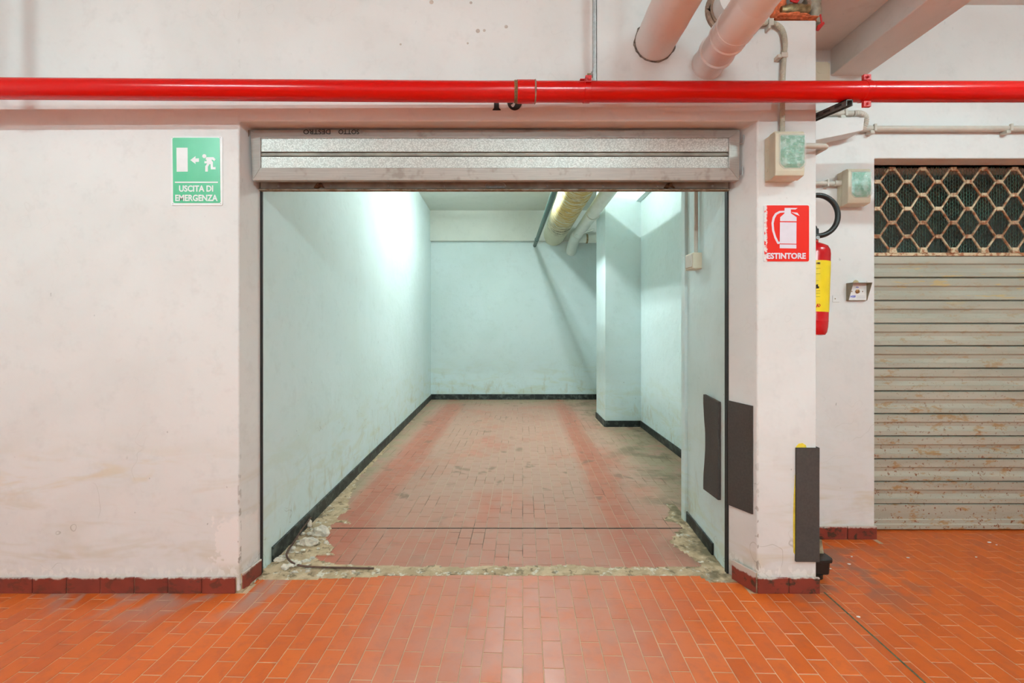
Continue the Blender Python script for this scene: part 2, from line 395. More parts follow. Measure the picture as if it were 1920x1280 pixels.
def lay_tiles(regions, floor_obj, mat, keep=lambda x, y: True, hidden=lambda x, y: False):
    j = .0018
    xs0 = min(r[0] for r in regions); xs1 = max(r[1] for r in regions); ys0 = min(r[2] for r in regions); ys1 = max(r[3] for r in regions)
    cand = []
    for ci in range(int(xs0/W_) - 8, int(xs1/W_) + 8):
        off = .5 * (ci % 2)
        for ri in range(int(ys0/L_) - 4, int(ys1/L_) + 4):
            u0, v0 = ci*W_ + j, (ri-off)*L_ + j; u1, v1 = (ci+1)*W_ - j, (ri+1-off)*L_ - j
            q = [uv2xy(u0, v0), uv2xy(u1, v0), uv2xy(u1, v1), uv2xy(u0, v1)]
            c = uv2xy((u0+u1)/2, (v0+v1)/2)
            full = all(any(inside(p, r) for r in regions) for p in q)
            if not full:
                best = []
                for r in regions:
                    k = clip(q, r)
                    if k and (not best or parea(k) > parea(best)): best = k
                if len(best) < 3 or parea(best) < 2e-4: continue
                q = best; c = (sum(p[0] for p in q)/len(q), sum(p[1] for p in q)/len(q))
            if not keep(*c): continue
            px = CX + F*c[0]/c[1] if c[1] > .5 else -1e4; py = CY + F*H/c[1] if c[1] > .5 else 1e5
            vis = -10 < px < 1930 and py < 1290 and not hidden(*c)
            cand.append((vis, parea(q) / max(c[1], .3)**3, q, c, full))
    cand.sort(key=lambda t: (-t[0], -t[1]))
    me0 = None; sv, sf = [], []
    for i, (vis, a, q, c, full) in enumerate(cand):
        jit = random.uniform(-.0006, .0004)
        if vis and i < 300:
            if full:
                if me0 is None:
                    v, f = tile_geo([(p[0]-c[0], p[1]-c[1]) for p in q], 0)
                    me0 = bpy.data.meshes.new('tile'); me0.from_pydata(v, [], f); me0.materials.append(mat)
                link('tile', me0, (c[0], c[1], jit), floor_obj)
            else:
                v, f = tile_geo([(p[0]-c[0], p[1]-c[1]) for p in q], 0)
                me = bpy.data.meshes.new('tile'); me.from_pydata(v, [], f); me.materials.append(mat)
                link('tile', me, (c[0], c[1], jit), floor_obj)
        else:
            v, f = tile_geo(q, jit); n = len(sv); sv += v; sf += [[k+n for k in p] for p in f]
    o = obj('tile_field', sv, sf, mat, floor_obj, recalc=False); o['kind'] = 'stuff'
def parea(p): return abs(sum(a[0]*b[1]-b[0]*a[1] for a, b in zip(p, p[1:]+p[:1]))) / 2

XL0, XL1 = -1.367, -1.463            # garage left wall, near and far
def xl(y): return XL0 + (XL1-XL0) * (y-2.51) / (8.5-2.51)
Y_WALL, Y_REC, Y_BACK = 2.33, 2.92, 8.5
fl = struct(MB().box(-4.6, 5.2, -3.6, 3.12, -.15, -.0017).build('floor', M_JOINT), 'orange terracotta tiled corridor floor')
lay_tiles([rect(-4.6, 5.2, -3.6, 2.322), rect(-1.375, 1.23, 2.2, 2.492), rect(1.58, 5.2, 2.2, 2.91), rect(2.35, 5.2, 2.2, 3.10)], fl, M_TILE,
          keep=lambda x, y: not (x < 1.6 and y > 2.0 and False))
flg = struct(MB().box(-1.5, 1.85, 3.12, 8.55, -.15, -.0017).build('floor_garage', M_GJOINT), 'worn brick-red tiled garage floor')
struct(MB().box(-1.45, 1.3, 2.5, 3.12, -.14, -.0016).build('floor_threshold', M_GJOINT, flg))
# a cut row crosses the garage at the old gate line (Y about 3.07): the field starts again behind it
lay_tiles([rect(-1.46, 1.26, 2.57, 3.062), rect(-1.46, 1.78, 3.082, 8.49)], flg, M_GTILE,
          keep=lambda x, y: x > xl(y) + .005 and not (x > 1.30 and 6.18 < y < 6.81),
          hidden=lambda x, y: x > 1.36 and y > 6.3)

# ------------------------------------------------------------------ walls
XJL, XJR, XJR2, XPR = -1.383, 1.269, 1.202, 1.571      # jamb edges, pillar edge
ZL = 2.41
def outl(xl_, xr_, y, z0):
    return [(-4.6, y, z0), (xl_, y, z0), (xl_, y, ZL), (xr_, y, ZL), (xr_, y, z0), (XPR, y, z0), (XPR, y, 2.927), (1.335, y, 2.927), (1.335, y, 3.45), (-4.6, y, 3.45)]
wf = MB().loft(outl(XJL, XJR, Y_WALL, -.02), outl(XL0, XJR2, 2.505, -.02)).build('wall_front', M_WALL, bevel=.007, seg=3)
struct(wf, 'pinkish white plaster wall with the open garage doorway')
# thick body of the wall to the right of the opening, with recess wall beside it
m = MB()
m.loft([(XJR2, 2.525, -.02), (XPR, 2.525, -.02), (XPR, 2.525, 2.927), (XJR2, 2.525, 2.927)], [(1.244, 3.23, -.02), (XPR, 3.23, -.02), (XPR, 3.23, 2.927), (1.244, 3.23, 2.927)])
struct(m.build('wall_garage_jamb', M_MINT, bevel=.008), 'mint plaster jamb block inside the garage doorway')
struct(MB().box(1.571, 1.5705+.0005, 2.505, 2.93, -.02, 3.45).build('wall_pillar_side', M_WALL2) if False else MB().box(1.56, 1.5725, 2.49, 2.95, -.02, 2.927).build('wall_pillar_side', M_WALL2))
o2 = [(1.571, 0, -.02), (2.342, 0, -.02), (2.342, 0, 2.437), (4.9, 0, 2.437), (4.9, 0, -.02), (5.2, 0, -.02), (5.2, 0, 3.45), (1.571, 0, 3.45)]
rec = MB().loft([(a, Y_REC, c) for a, b, c in o2], [(a, 3.24, c) for a, b, c in o2]).build('wall_recess', M_WALL2, bevel=.006)
struct(rec, 'set-back white wall around the closed shutter')
struct(MB().box(1.335, 1.575, 2.62, 2.93, 2.9, 3.45).build('wall_upper_infill', M_WALL2))
# garage shell
m = MB(); m.loft([(XL0, 2.507, -.02), (XL0-.12, 2.507, -.02), (XL0-.12, 2.507, 3.56), (XL0, 2.507, 3.56)], [(XL1, Y_BACK, -.02), (XL1-.12, Y_BACK, -.02), (XL1-.12, Y_BACK, 3.56), (XL1, Y_BACK, 3.56)])
struct(m.build('wall_garage_left', M_MINT))
struct(MB().box(-1.6, 2.0, Y_BACK, Y_BACK+.12, -.02, 3.56).build('wall_garage_back', M_MINT))
struct(MB().box(1.785, 1.9, 3.2, Y_BACK, -.02, 3.56).build('wall_garage_right', M_MINT))
struct(MB().box(1.30, 1.80, 6.18, 6.80, -.02, 3.53).build('wall_garage_pier', M_MINT, bevel=.006))
struct(MB().box(1.22, 1.9, 3.17, 3.232, -.02, 3.52).build('wall_garage_return', M_MINT))
struct(MB().box(-1.5, 1.33, 2.50, 2.60, 2.45, 3.52).build('wall_garage_front', M_MINT))
struct(MB().box(-1.7, 2.0, 2.5, Y_BACK+.12, 3.5, 3.62).build('ceiling_garage', M_GWHITE))
struct(MB().box(-1.47, 1.79, 8.40, 8.52, 2.945, 3.52).build('beam_garage_back', M_GWHITE, bevel=.004))
struct(MB().box(1.72, 1.79, 3.3, 6.19, 3.06, 3.52).build('beam_garage_right', M_MINT, bevel=.004))
# corridor shell out of frame
struct(MB().box(-4.7, -4.58, -3.7, 2.5, -.02, 3.5).build('wall_left', M_WALL2))
struct(MB().box(5.18, 5.3, -3.7, 3.2, -.02, 3.5).build('wall_right', M_WALL2))
struct(MB().box(-4.7, 5.3, -3.7, -3.58, -.02, 3.5).build('wall_behind', M_WALL2))
struct(MB().box(-4.7, 5.3, -3.7, 3.3, 3.42, 3.56).build('ceiling', M_BEAM), 'white corridor ceiling slab')
# beams at upper right
m = MB(); m.box(1.60, 2.062, -3.6, 2.93, 3.13, 3.44)
struct(m.build('beam_flat', M_BEAM, bevel=.006), 'wide flat plastered beam beside the pillar')
m = MB(); m.box(2.06, 2.284, -3.6, 2.93, 2.967, 3.44)
struct(m.build('beam_deep', M_BEAM, bevel=.006), 'narrow deep plastered beam beside the flat beam')
# bracket-like corbel on the recess wall
cb = [(1.573, 2.80, 2.645), (2.185, 2.80, 2.645), (2.175, 2.80, 2.565), (1.573, 2.80, 2.44)]
struct(MB().prism(cb, (0, .13, 0)).build('trim_corbel', M_WALL2, bevel=.004), 'tapering plaster corbel beside the pillar')
# dark garage behind the shutter at the right
struct(MB().box(1.9, 5.2, 5.4, 5.5, -.02, 3.0).build('wall_store_back', M_WALL2))
struct(MB().box(5.1, 5.2, 3.2, 5.5, -.02, 3.0).build('wall_store_right', M_WALL2))
struct(MB().box(1.9, 5.2, 3.2, 5.5, 2.95, 3.05).build('ceiling_store', M_WALL2))
struct(MB().box(1.9, 5.2, 3.12, 5.5, -.15, -.004).build('floor_store', M_JOINT))

# ------------------------------------------------------------------ skirtings
def skirting(name, pts, mat, t, h, pitch=None, label=None):
    """run of skirting along a floor polyline; the room is on the left of the path"""
    root = None; pts = [Vector((*p, 0)) for p in pts]
    base = MB()
    for a, b in zip(pts, pts[1:]):
        d = (b-a).normalized(); n = Vector((-d.y, d.x, 0))
        k = t * (.4 if pitch else 1)
        base.loft([a, b, b + n*k, a + n*k], [q + Vector((0,0,h - (.004 if pitch else 0))) for q in (a, b, b + n*k, a + n*k)])
    root = struct(base.build(name, M_MORTAR if pitch else mat, bevel=0 if pitch else .003), label)
    if pitch:
        for a, b in zip(pts, pts[1:]):
            d = (b-a).normalized(); n = Vector((-d.y, d.x, 0)); L = (b-a).length
            cnt = max(1, round(L/pitch)); st = L/cnt
            for i in range(cnt):
                p, q = a + d*(i*st+.002), a + d*((i+1)*st-.002); tt = t + random.uniform(-.002, .001)
                hh = h + random.uniform(-.002, .002)
                MB().loft([p, q, q+n*tt, p+n*tt], [e + Vector((0,0,hh)) for e in (p, q, q+n*tt, p+n*tt)]).build('tile', mat, root, bevel=.002, seg=1)
    return root
skirting('baseboard_left', [(XJL-.012, Y_WALL+.001), (-4.5, Y_WALL+.001)], M_SKIRT, .012, .080, .1712, 'dark red skirting tiles along the left wall')
skirting('baseboard_jamb_left', [(XL0+.002, 2.495), (XJL+.002, Y_WALL+.015)], M_SKIRT, .012, .092, .19)
skirting('baseboard_pillar', [(XPR+.012, Y_WALL), (XJR-.006, Y_WALL)], M_SKIRT, .013, .082, .152, 'chipped dark red skirting tiles on the pillar')
skirting('baseboard_jamb_right', [(XJR-.004, Y_WALL-.004), (XJR2+.004, 2.46)], M_SKIRT, .012, .105, .15)
skirting('baseboard_recess', [(2.35, Y_REC+.001), (1.59, Y_REC+.001)], M_SKIRT, .013, .085, .182, 'soot-stained skirting tiles on the recess wall')
skirting('baseboard_garage_left', [(XL1, 8.49), (xl(2.62), 2.62)], M_BLACKSK, .014, .092)
skirting('baseboard_garage_back', [(1.78, Y_BACK), (XL1, Y_BACK)], M_BLACKSK, .014, .10)
skirting('baseboard_garage_pier', [(1.30, 6.80), (1.30, 6.18), (1.785, 6.18)][::-1], M_BLACKSK, .014, .085)
skirting('baseboard_garage_right', [(1.785, 3.24), (1.785, 6.17)], M_BLACKSK, .014, .085)
skirting('baseboard_garage_jamb', [(1.212, 2.70), (1.244, 3.23)], M_BLACKSK, .010, .075)

# ------------------------------------------------------------------ crumbling mortar at the threshold
def mortar():
    st = .013; x0, x1, y0, y1 = -1.47, 1.27, 2.33, 5.3
    nx, ny = int((x1-x0)/st), int((y1-y0)/st); hs = {}
    def hgt(x, y):
        nn = fbm(x*5, y*5, 1.3)
        thr = 1 - abs(y - 2.535 - .012*nn) / (.050 + .02*nn + (.045 if x < -.6 else .0) * max(0, min(1, (-.6-x)*2)))
        wl = x - xl(y); wdt = (.20 if y < 2.7 else max(.05, .30 - .20*(y-2.7))) * (1 + .55*nn)
        wall = 1 - wl/max(.03, wdt)
        if y < 2.5: wall = 1 - (wl + .02)/(max(.02, .25*(y-2.30)) * (1 + .5*nn) + .015)
        wr = (1.202 + (y-2.51)*.058) - x
        right = 1 - wr/(max(.03, .17 - .16*abs(y-2.85)) * (1 + .6*nn)) if 2.42 < y < 3.5 else -1
        mk = max(thr, wall, right)
        if mk <= 0: return None
        amp = .012 if wall >= max(thr, right) and y < 3.0 else .006
        if y > 3.2: amp = .004
        e = min(1, mk*2.5)
        return e * (amp*.5 + amp*max(0, fbm(x*22, y*22, 5)) + amp*.5*nz3(x*60, y*60)) + .0006
    v, f, idx = [], [], {}
    for i in range(nx+1):
        for k in range(ny+1):
            x, y = x0 + i*st, y0 + k*st
            if x < xl(y) - .01 and y > 2.5: continue
            h = hgt(x, y)
            if h is not None: idx[(i, k)] = len(v); v.append((x + st*.35*nz3(x*90, y*90, 2), y + st*.35*nz3(x*90, y*90, 8), h))
    for (i, k) in list(idx):
        q = [(i, k), (i+1, k), (i+1, k+1), (i, k+1)]
        if all(a in idx for a in q): f.append([idx[a] for a in q])
    # skirt down to the floor so the crust has thickness
    ec = {}
    for p in f:
        for a, b in zip(p, p[1:]+p[:1]): ec[(a, b)] = 1
    low = {}
    for (a, b) in list(ec):
        if (b, a) not in ec:
            for q in (a, b):
                if q not in low: low[q] = len(v); v.append((v[q][0], v[q][1], -.006))
            f.append([b, a, low[a], low[b]])
    o = obj('mortar_crust', v, f, M_MORTAR, None, True, recalc=False)
    tag(o, 'crumbling yellowish mortar crust along the garage threshold and wall foot', 'mortar', None, 'stuff')
mortar()
def chunk(c, sx, sy, sz, seed, name='plaster_chunk', mat=None, sub=2, rough=.6):
    bm = bmesh.new(); bmesh.ops.create_icosphere(bm, subdivisions=sub, radius=1)
    v = []
    for q in bm.verts:
        k = 1 + rough * nz3(q.co.x*1.6 + seed*7, q.co.y*1.6, q.co.z*1.6) + .25*rough*nz3(q.co.x*5, q.co.y*5 + seed, q.co.z*5)
        v.append(Vector(c) + Vector((q.co.x*sx*k, q.co.y*sy*k, max(-.55, q.co.z)*sz*k)))
    f = [[q.index for q in p.verts] for p in bm.faces]; bm.free()
    return obj(name, v, f, mat or M_CHUNK)
CH = [((603, 1003), .050, .034, .040, 'largest jagged white plaster lump against the garage left wall'),
      ((580, 1022), .060, .036, .032, 'rounded cracked white plaster lump in front of the jagged lump'),
      ((578, 988), .026, .020, .034, 'small upright plaster shard leaning on the black skirting'),
      ((520, 1052), .040, .020, .016, 'flat olive mortar slab at the foot of the left guide'),
      ((535, 1067), .026, .016, .018, 'greyish mortar lump below the bent iron rod'),
      ((573, 1054), .028, .011, .012, 'pale wedge of mortar inside the bend of the iron rod'),
      ((553, 1074), .017, .010, .010, 'bright white plaster nugget leftmost below the iron rod'),
      ((577, 1073), .018, .009, .009, 'second bright plaster nugget below the iron rod'),
      ((663, 1073), .012, .008, .008, 'lone white plaster nugget under the end of the iron rod'),
      ((546, 1038), .020, .008, .010, 'thin white plaster splinter beside the rod corner'),
      ((612, 1019), .018, .012, .014, 'small plaster piece right of the two big lumps'),
      ((1316, 1054), .022, .009, .004, 'flat white plaster flake near the right jamb')]
for i, ((px, py), a, b, c, lb) in enumerate(CH):
    p = FL(px, py); tag(chunk((p.x, p.y, c*.5), a, b, c, i+1), lb, 'rubble', 'broken plaster at the threshold')
for i in range(26):
    y_ = random.uniform(2.52, 2.98); x_ = xl(y_) + random.uniform(.03, .24 - .16*abs(y_-2.65)); sz_ = random.choice((.008, .011, .014, .02))
    tag(chunk((x_, y_, sz_*.45 + .008), sz_*random.uniform(1, 1.7), sz_, sz_*random.uniform(.5, .9), 60+i, 'plaster_fragment', None, 1), 'small broken plaster fragment among the mortar at the left wall foot', 'rubble', 'small plaster fragments by the left wall')
pts = [FL(583, 984), FL(567, 1004), FL(550, 1028), FL(538, 1045), FL(541, 1056), FL(556, 1064), FL(585, 1067), FL(640, 1068), FL(701, 1068.5)]
zs = [.05, .045, .035, .030, .024, .018, .014, .012, .010]
o = MB().tube(bez([Vector((p.x, p.y, z)) for p, z in zip(pts, zs)], 6), .0055, 8).build('iron_rod', plain('rusted_iron', (.13, .07, .05), .8, .2, var=.3), None, True)
tag(o, 'bent rusty iron rod lying in the broken mortar', 'rod')
# small white chips scattered on the corridor tiles
CHIP = [(1545, 1069, 'white plaster chip on the tiles nearest the black bumper block'), (1557, 1067, 'white plaster chip just right of the chip by the black bumper'),
        (1592, 1058, 'lower white chip of two on the tiles below the recess skirting'), (1597, 1044, 'upper white chip of two on the tiles below the recess skirting'),
        (1703, 1046, 'lone white chip on the tiles in front of the closed shutter'), (1610, 1157, 'white plaster chip lying close to the dark movement joint'),
        (1855, 1017, 'left white chip of the pair close to the closed shutter'), (1868, 1022, 'right white chip of the pair close to the closed shutter'), (1830, 1045, 'white chip below the pair close to the closed shutter')]
for i, (px, py, lb) in enumerate(CHIP):
    p = FL(px, py); s = random.uniform(.004, .008)
    tag(chunk((p.x, p.y, .003), s*1.5, s, .003, 40+i, 'plaster_chip', M_PAPERW, 1), lb, 'chip', 'plaster chips on the corridor floor')
# dark movement joint crossing the tiles right of the pillar
a, b = FL(1545, 1110), FL(1745, 1289)
d = (b-a).normalized(); n = Vector((-d.y, d.x, 0)) * .004
struct(MB().loft([a+n, a-n, b-n, b+n], [q + Vector((0,0,.0012)) for q in (a+n, a-n, b-n, b+n)]).build('trim_movement_joint', plain('dark_sealant', (.10, .11, .06), .8, var=.4, scale=50)), 'dark movement joint in the orange tiles')
# cut course at the gate line inside the garage: thin upright steel edge
struct(MB().box(-1.2, 1.18, 3.066, 3.078, -.012, .0012).build('trim_gate_line', plain('dark_iron_edge', (.06, .03, .02), .7, .2, var=.5, scale=14)), 'thin dark iron strip across the garage floor')

# ------------------------------------------------------------------ red fire main
YP0, YP1 = 2.14, 2.20
def rp(px, dz=0):
    y = YP0 + (YP1-YP0) * px/1920; cy = 166 + (172-166) * min(1, px/900) if px < 900 else 172
    q = P(px, cy, y); q.z += dz; return q
ra, rb = P(-700, 162, 2.12), P(2500, 172, 2.205)
mid = rp(985)
t = thing('fire_main_pipe', mid, 'long glossy red fire main pipe crossing above the garage door', 'pipe')
MB().tube([ra, rp(0), rp(450), rp(900), rp(1400), rp(1920), rb], .0475, 24).build('pipe', M_RED, t, True)
dx = (rp(1003)-rp(967)).normalized()
MB().tube([rp(970), rp(1002)], .0525, 24).build('coupling', M_RED, t, True, bevel=.002)
MB().tube([rp(964), rp(966), rp(968), rp(970)], [.0485, .051, .0495, .052], 24).build('hemp_wrap', M_HEMP, t, True)['label'] = 'frayed brown hemp thread'
MB().tube([rp(1002), rp(1003.5), rp(1005)], [.0535, .0545, .0485], 24).build('coupling_lip', M_RUSTY, t, True)
# clamp on the right with two bolted ears
c = rp(1621)
cl = MB().tube([c - dx*.016, c + dx*.016], .0495, 24).build('clamp', M_RED, t, True, bevel=.002)
for s in (1, -1):
    e = c + Vector((.004, -.01, s*.0635))
    ear = MB().box(e.x-.018, e.x+.018, e.y-.004, e.y+.012, e.z-.014, e.z+.014).build('clamp_ear', M_REDB, cl, bevel=.002)
    MB().lathe([(.006, 0), (.006, .006), (.003, .008)], (e.x, e.y-.004, e.z), (0, -1, 0), 6).build('bolt', M_REDB, cl)
c = rp(1100)
cl = MB().tube([c - dx*.016, c + dx*.016], .0505, 24).build('clamp', M_RED, t, True, bevel=.002)
MB().box(c.x-.014, c.x+.014, c.y-.056, c.y-.03, c.z+.018, c.z+.05).build('clamp_ear', M_REDB, cl, bevel=.002)
MB().lathe([(.006, 0), (.006, .006), (.003, .008)], (c.x, c.y-.056, c.z+.03), (0, -1, 0), 6).build('bolt', M_REDB, cl)
# strut that hangs the pipe from the ceiling
hx = P(1115, 0, 2.17).x; hz = P(0, 152, 2.17).z
t = thing('pipe_hanger', (hx, 2.18, hz), 'zinc channel strut hanging from the ceiling above the red pipe', 'hanger')
m = MB(); m.box(hx-.004, hx+.012, 2.175, 2.178, hz, 3.42); m.box(hx-.006, hx-.003, 2.175, 2.205, hz, 3.42); m.box(hx+.009, hx+.012, 2.175, 2.205, hz, 3.42)
m.build('channel', M_ZINC, t)
MB().lathe([(.0035, 0), (.0035, .028)], (hx-.004, 2.19, hz+.045), (-1, 0, 0), 8).build('bolt', M_BRASS, t, True)
MB().lathe([(.010, 0), (.010, .008)], (hx-.006, 2.19, hz+.045), (-1, 0, 0), 6).build('nut', M_ZINC, t)
MB().lathe([(.016, 0), (.016, .003)], (hx-.006, 2.19, hz+.045), (-1, 0, 0), 12).build('washer', M_ZINC, t)
MB().box(c.x-.034, c.x+.014, 2.155, 2.205, hz+.000, hz+.005).build('plate', M_REDB, t, bevel=.001)
MB().box(hx-.008, hx+.016, 2.172, 2.208, hz-.010, hz+.002).build('end_cap', M_REDB, t, bevel=.001)
MB().lathe([(.006, 0), (.006, .022)], (c.x+.002, 2.172, hz-.022), (0, 0, 1), 10).build('stud', M_REDB, t, True)
# second hanger beyond the left edge of the view, its shadow falls on the wall
hx2 = -2.47
t2 = thing('pipe_hanger', (hx2, 2.15, 2.52), 'zinc strut carrying the far left end of the red pipe', 'hanger')
m = MB(); m.box(hx2-.02, hx2+.02, 2.14, 2.143, 2.50, 3.42); m.box(hx2-.02, hx2-.017, 2.14, 2.175, 2.50, 3.42); m.box(hx2+.017, hx2+.02, 2.14, 2.175, 2.50, 3.42); m.build('channel', M_ZINC, t2)
MB().tube([(hx2-.016, 2.13, 2.472), (hx2+.016, 2.13, 2.472)], .051, 20).build('clamp', M_REDB, t2, True)
# slotted bracket under the pipe, running back to the recess wall
t = thing('strut_bracket', (1.62, 2.9, 2.40), 'dark slotted channel bracket running back under the red pipe', 'bracket')
def strut(x0, x1, z0, z1, y0=2.15, y1=2.92, rise=.125):
    k = rise / .77
    return ([(x0, y0, z0 + (y0-2.2)*k), (x1, y0, z0 + (y0-2.2)*k), (x1, y0, z1 + (y0-2.2)*k), (x0, y0, z1 + (y0-2.2)*k)],
            [(x0, y1, z0 + (y1-2.2)*k), (x1, y1, z0 + (y1-2.2)*k), (x1, y1, z1 + (y1-2.2)*k), (x0, y1, z1 + (y1-2.2)*k)])
m = MB()
m.loft(*strut(1.590, 1.594, 2.410, 2.440)); m.loft(*strut(1.618, 1.622, 2.410, 2.440)); m.loft(*strut(1.590, 1.622, 2.436, 2.440)); m.build('channel', plain('blackened_steel', (.13, .125, .115), .5, .4, var=.3), t)
for i in range(9): MB().loft(*strut(1.5885, 1.5905, 2.420, 2.430, 2.18 + i*.08, 2.225 + i*.08)).build('slot', M_DARK, t)
# ------------------------------------------------------------------ big pipes entering the wall at upper right
c1 = P(1228, 78, Y_WALL)
t = thing('drain_pipe', (c1.x, Y_WALL, c1.z), 'thick limewashed pipe entering the wall left of the plastic pipe', 'pipe')
n = 40; pts = [Vector((c1.x, 2.40 - i*.05, c1.z)) for i in range(n)]
MB().tube(pts, [.101 + .003*nz3(i*.7, 0) for i in range(n)], 28).build('pipe', M_WPIPE, t, True)
v = []
m = MB(); ring = [(math.cos(2*math.pi*k/40), math.sin(2*math.pi*k/40), 1 + .12*nz3(k*.6, 3.1)) for k in range(40)]
m.loft([(c1.x + .108*r*a, Y_WALL-.003, c1.z + .108*r*b) for a, b, r in ring], [(c1.x + .108*r*a, Y_WALL+.01, c1.z + .108*r*b) for a, b, r in ring]); m.build('wall_joint', plain('broken_joint', (.20, .16, .13), .9, var=.5, scale=60), t)
c2 = P(1327, 120, Y_WALL)
t = thing('plastic_drain_pipe', (c2.x, Y_WALL, c2.z), 'smooth white plastic pipe with couplings beside the limewashed pipe', 'pipe')
MB().tube([(c2.x, 2.40, c2.z), (c2.x, 2.10, c2.z)], .080, 32).build('pipe', M_PVC, t, True)
MB().tube([(c2.x, 2.11, c2.z), (c2.x, 2.09, c2.z), (c2.x, 1.88, c2.z), (c2.x, 1.86, c2.z)], [.080, .086, .086, .080], 32).build('socket', M_PVC, t, True)
for yy in (2.225, 2.115, 2.045):
    MB().tube([(c2.x, yy+.012, c2.z), (c2.x, yy+.008, c2.z), (c2.x, yy-.008, c2.z), (c2.x, yy-.012, c2.z)], [.080, .0885, .0885, .080], 32).build('ring', M_PVC, t, True)
MB().tube([(c2.x, 1.87, c2.z), (c2.x, .3, c2.z)], .081, 32).build('pipe_length', M_PVC, t, True)
MB().lathe([(.083, 0), (.080, .012), (.06, .013)], (c2.x, Y_WALL+.002, c2.z), (0, -1, 0), 28).build('sealant', M_WPIPE, t, True)
c3 = P(1372, 16, 2.31)
t = thing('iron_flange', (c3.x, 2.33, c3.z), 'round brown iron flange on the wall behind the plastic pipe', 'flange')
MB().lathe([(.0, 0), (.085, .0), (.128, .0), (.128, .02), (.112, .028), (.105, .014), (.0, .012)], (c3.x, 2.332, c3.z), (0, -1, 0), 36).build('disc', M_RUSTY, t, True)
MB().lathe([(.098, .012), (.098, .10), (.0, .10)], (c3.x, 2.33, c3.z), (0, -1, 0), 32).build('stub', M_WPIPE, t, True)
# niche above the pillar: foam and valves
t = thing('foam_seal', P(1480, 36, 2.45), 'orange expanding foam stuffed on top of the pillar', 'foam')
def blob(cx, cy, cz, sx, sy, sz, sd):
    bm = bmesh.new(); bmesh.ops.create_icosphere(bm, subdivisions=4, radius=1)
    v = [Vector((cx, cy, cz)) + Vector((q.co.x*sx, q.co.y*sy, q.co.z*sz)) * (1 + .28*fbm(q.co.x*3+sd, q.co.y*3, q.co.z*3)) for q in bm.verts]
    f = [[q.index for q in p.verts] for p in bm.faces]; bm.free(); return v, f
for i, (px, py, sx, sy, sz, yy) in enumerate(((1450, 10, .055, .06, .12, 2.47), (1480, 38.5, .13, .06, .014, 2.42), (1440, 34, .045, .05, .025, 2.42))):
    q = P(px, py, yy); v, f = blob(q.x, q.y, q.z, sx, sy, sz, i*3); obj('foam_lump', v, f, M_PUFF, t, 'all')
q = P(1488, 20, 2.42)
t = thing('brass_valve', q, 'dirty brass ball valve with red lever above the pillar', 'valve')
MB().tube([q + Vector((-.07, 0, 0)), q + Vector((-.05, 0, 0)), q + Vector((-.03, 0, 0)), q + Vector((.03, 0, 0)), q + Vector((.05, 0, .002)), q + Vector((.075, 0, .004))], [.020, .024, .032, .032, .026, .026], 16).build('body', M_BRASS, t, True)
MB().lathe([(.012, 0), (.012, .045)], q + Vector((0, -.01, .02)), (0, -.5, 1), 10).build('stem', M_BRASS, t, True)
e = q + Vector((-.005, -.035, .055))
MB().prism([e + Vector(d) for d in ((-.03, 0, -.03), (.005, 0, -.04), (.04, 0, .01), (.05, 0, .05), (.0, 0, .06), (-.03, 0, .03))], (0, .014, .006)).build('lever', M_REDB, t, bevel=.004)
q2 = P(1524, 12, 2.44)
t = thing('pipe_elbow', q2, 'grey iron pipe elbow right of the brass valve', 'pipe')
MB().tube(bez([q2 + Vector((-.05, 0, -.005)), q2 + Vector((-.005, 0, .0)), q2 + Vector((.012, 0, -.03)), q2 + Vector((.012, .01, -.09))], 6), .031, 16).build('bend', M_GREYP, t, True)
MB().tube([q2 + Vector((.012, 0, .0)), q2 + Vector((.02, 0, .35))], .028, 16).build('riser', M_GREYP, t, True)
MB().lathe([(.036, 0), (.036, .02)], q2 + Vector((-.03, 0, -.004)), (-1, 0, 0), 8).build('union_nut', M_RUSTY, t)
q3 = P(1538, 44, 2.35)
t = thing('valve_lever', q3, 'small red valve lever poking out right of the pillar top', 'valve')
m = MB(); m.prism([q3 + Vector(d) for d in ((-.018, 0, -.03), (-.004, 0, -.034), (.024, 0, .0), (.020, 0, .012), (-.012, 0, -.008))], (0, .012, 0)); m.build('handle', M_REDB, t, bevel=.002)
MB().tube([q3 + Vector((.012, .006, .005)), q3 + Vector((.004, .006, .05))], .004, 8).build('pin', M_REDB, t, True)
MB().tube([q3 + Vector((-.01, .006, -.015)), q3 + Vector((-.01, .12, -.015))], .010, 10).build('stem', M_BRASS, t, True)

# ------------------------------------------------------------------ painted bay number on the lintel
def nb(px, py): return P(px, py, Y_WALL-.001)
t = thing('bay_number', nb(950, 206), 'black painted bay number half hidden behind the red pipe', 'number')
one = [(923.5, 206.8), (939, 206.8), (939, 205.6), (935.6, 202.5), (935.2, 160), (926.6, 160), (926.2, 202.5), (923.5, 205.6)]
MB().prism([nb(*q) for q in one], (0, -.001, 0)).build('digit', M_INK, t)
def arc(cx, cy, rx, ry, a0, a1, n): return [(cx + rx*math.cos(R(a0+(a1-a0)*k/n)), cy + ry*math.sin(R(a0+(a1-a0)*k/n))) for k in range(n+1)]
outer = arc(965, 190, 14.2, 17, 178, -60, 26); inner = arc(961.5, 186, 5.2, 15, 150, -60, 26)
m = MB()
for k in range(26):
    m.prism([nb(*q) for q in (outer[k], outer[k+1], inner[k+1], inner[k])], (0, -.001, 0))
m.prism([nb(*q) for q in arc(957, 191.5, 6, 4.6, 0, 340, 17)], (0, -.0012, 0))
m.prism([nb(*q) for q in ((966, 170), (973, 170), (973, 205), (965.5, 202))], (0, -.0011, 0))
m.build('digit', M_INK, t)

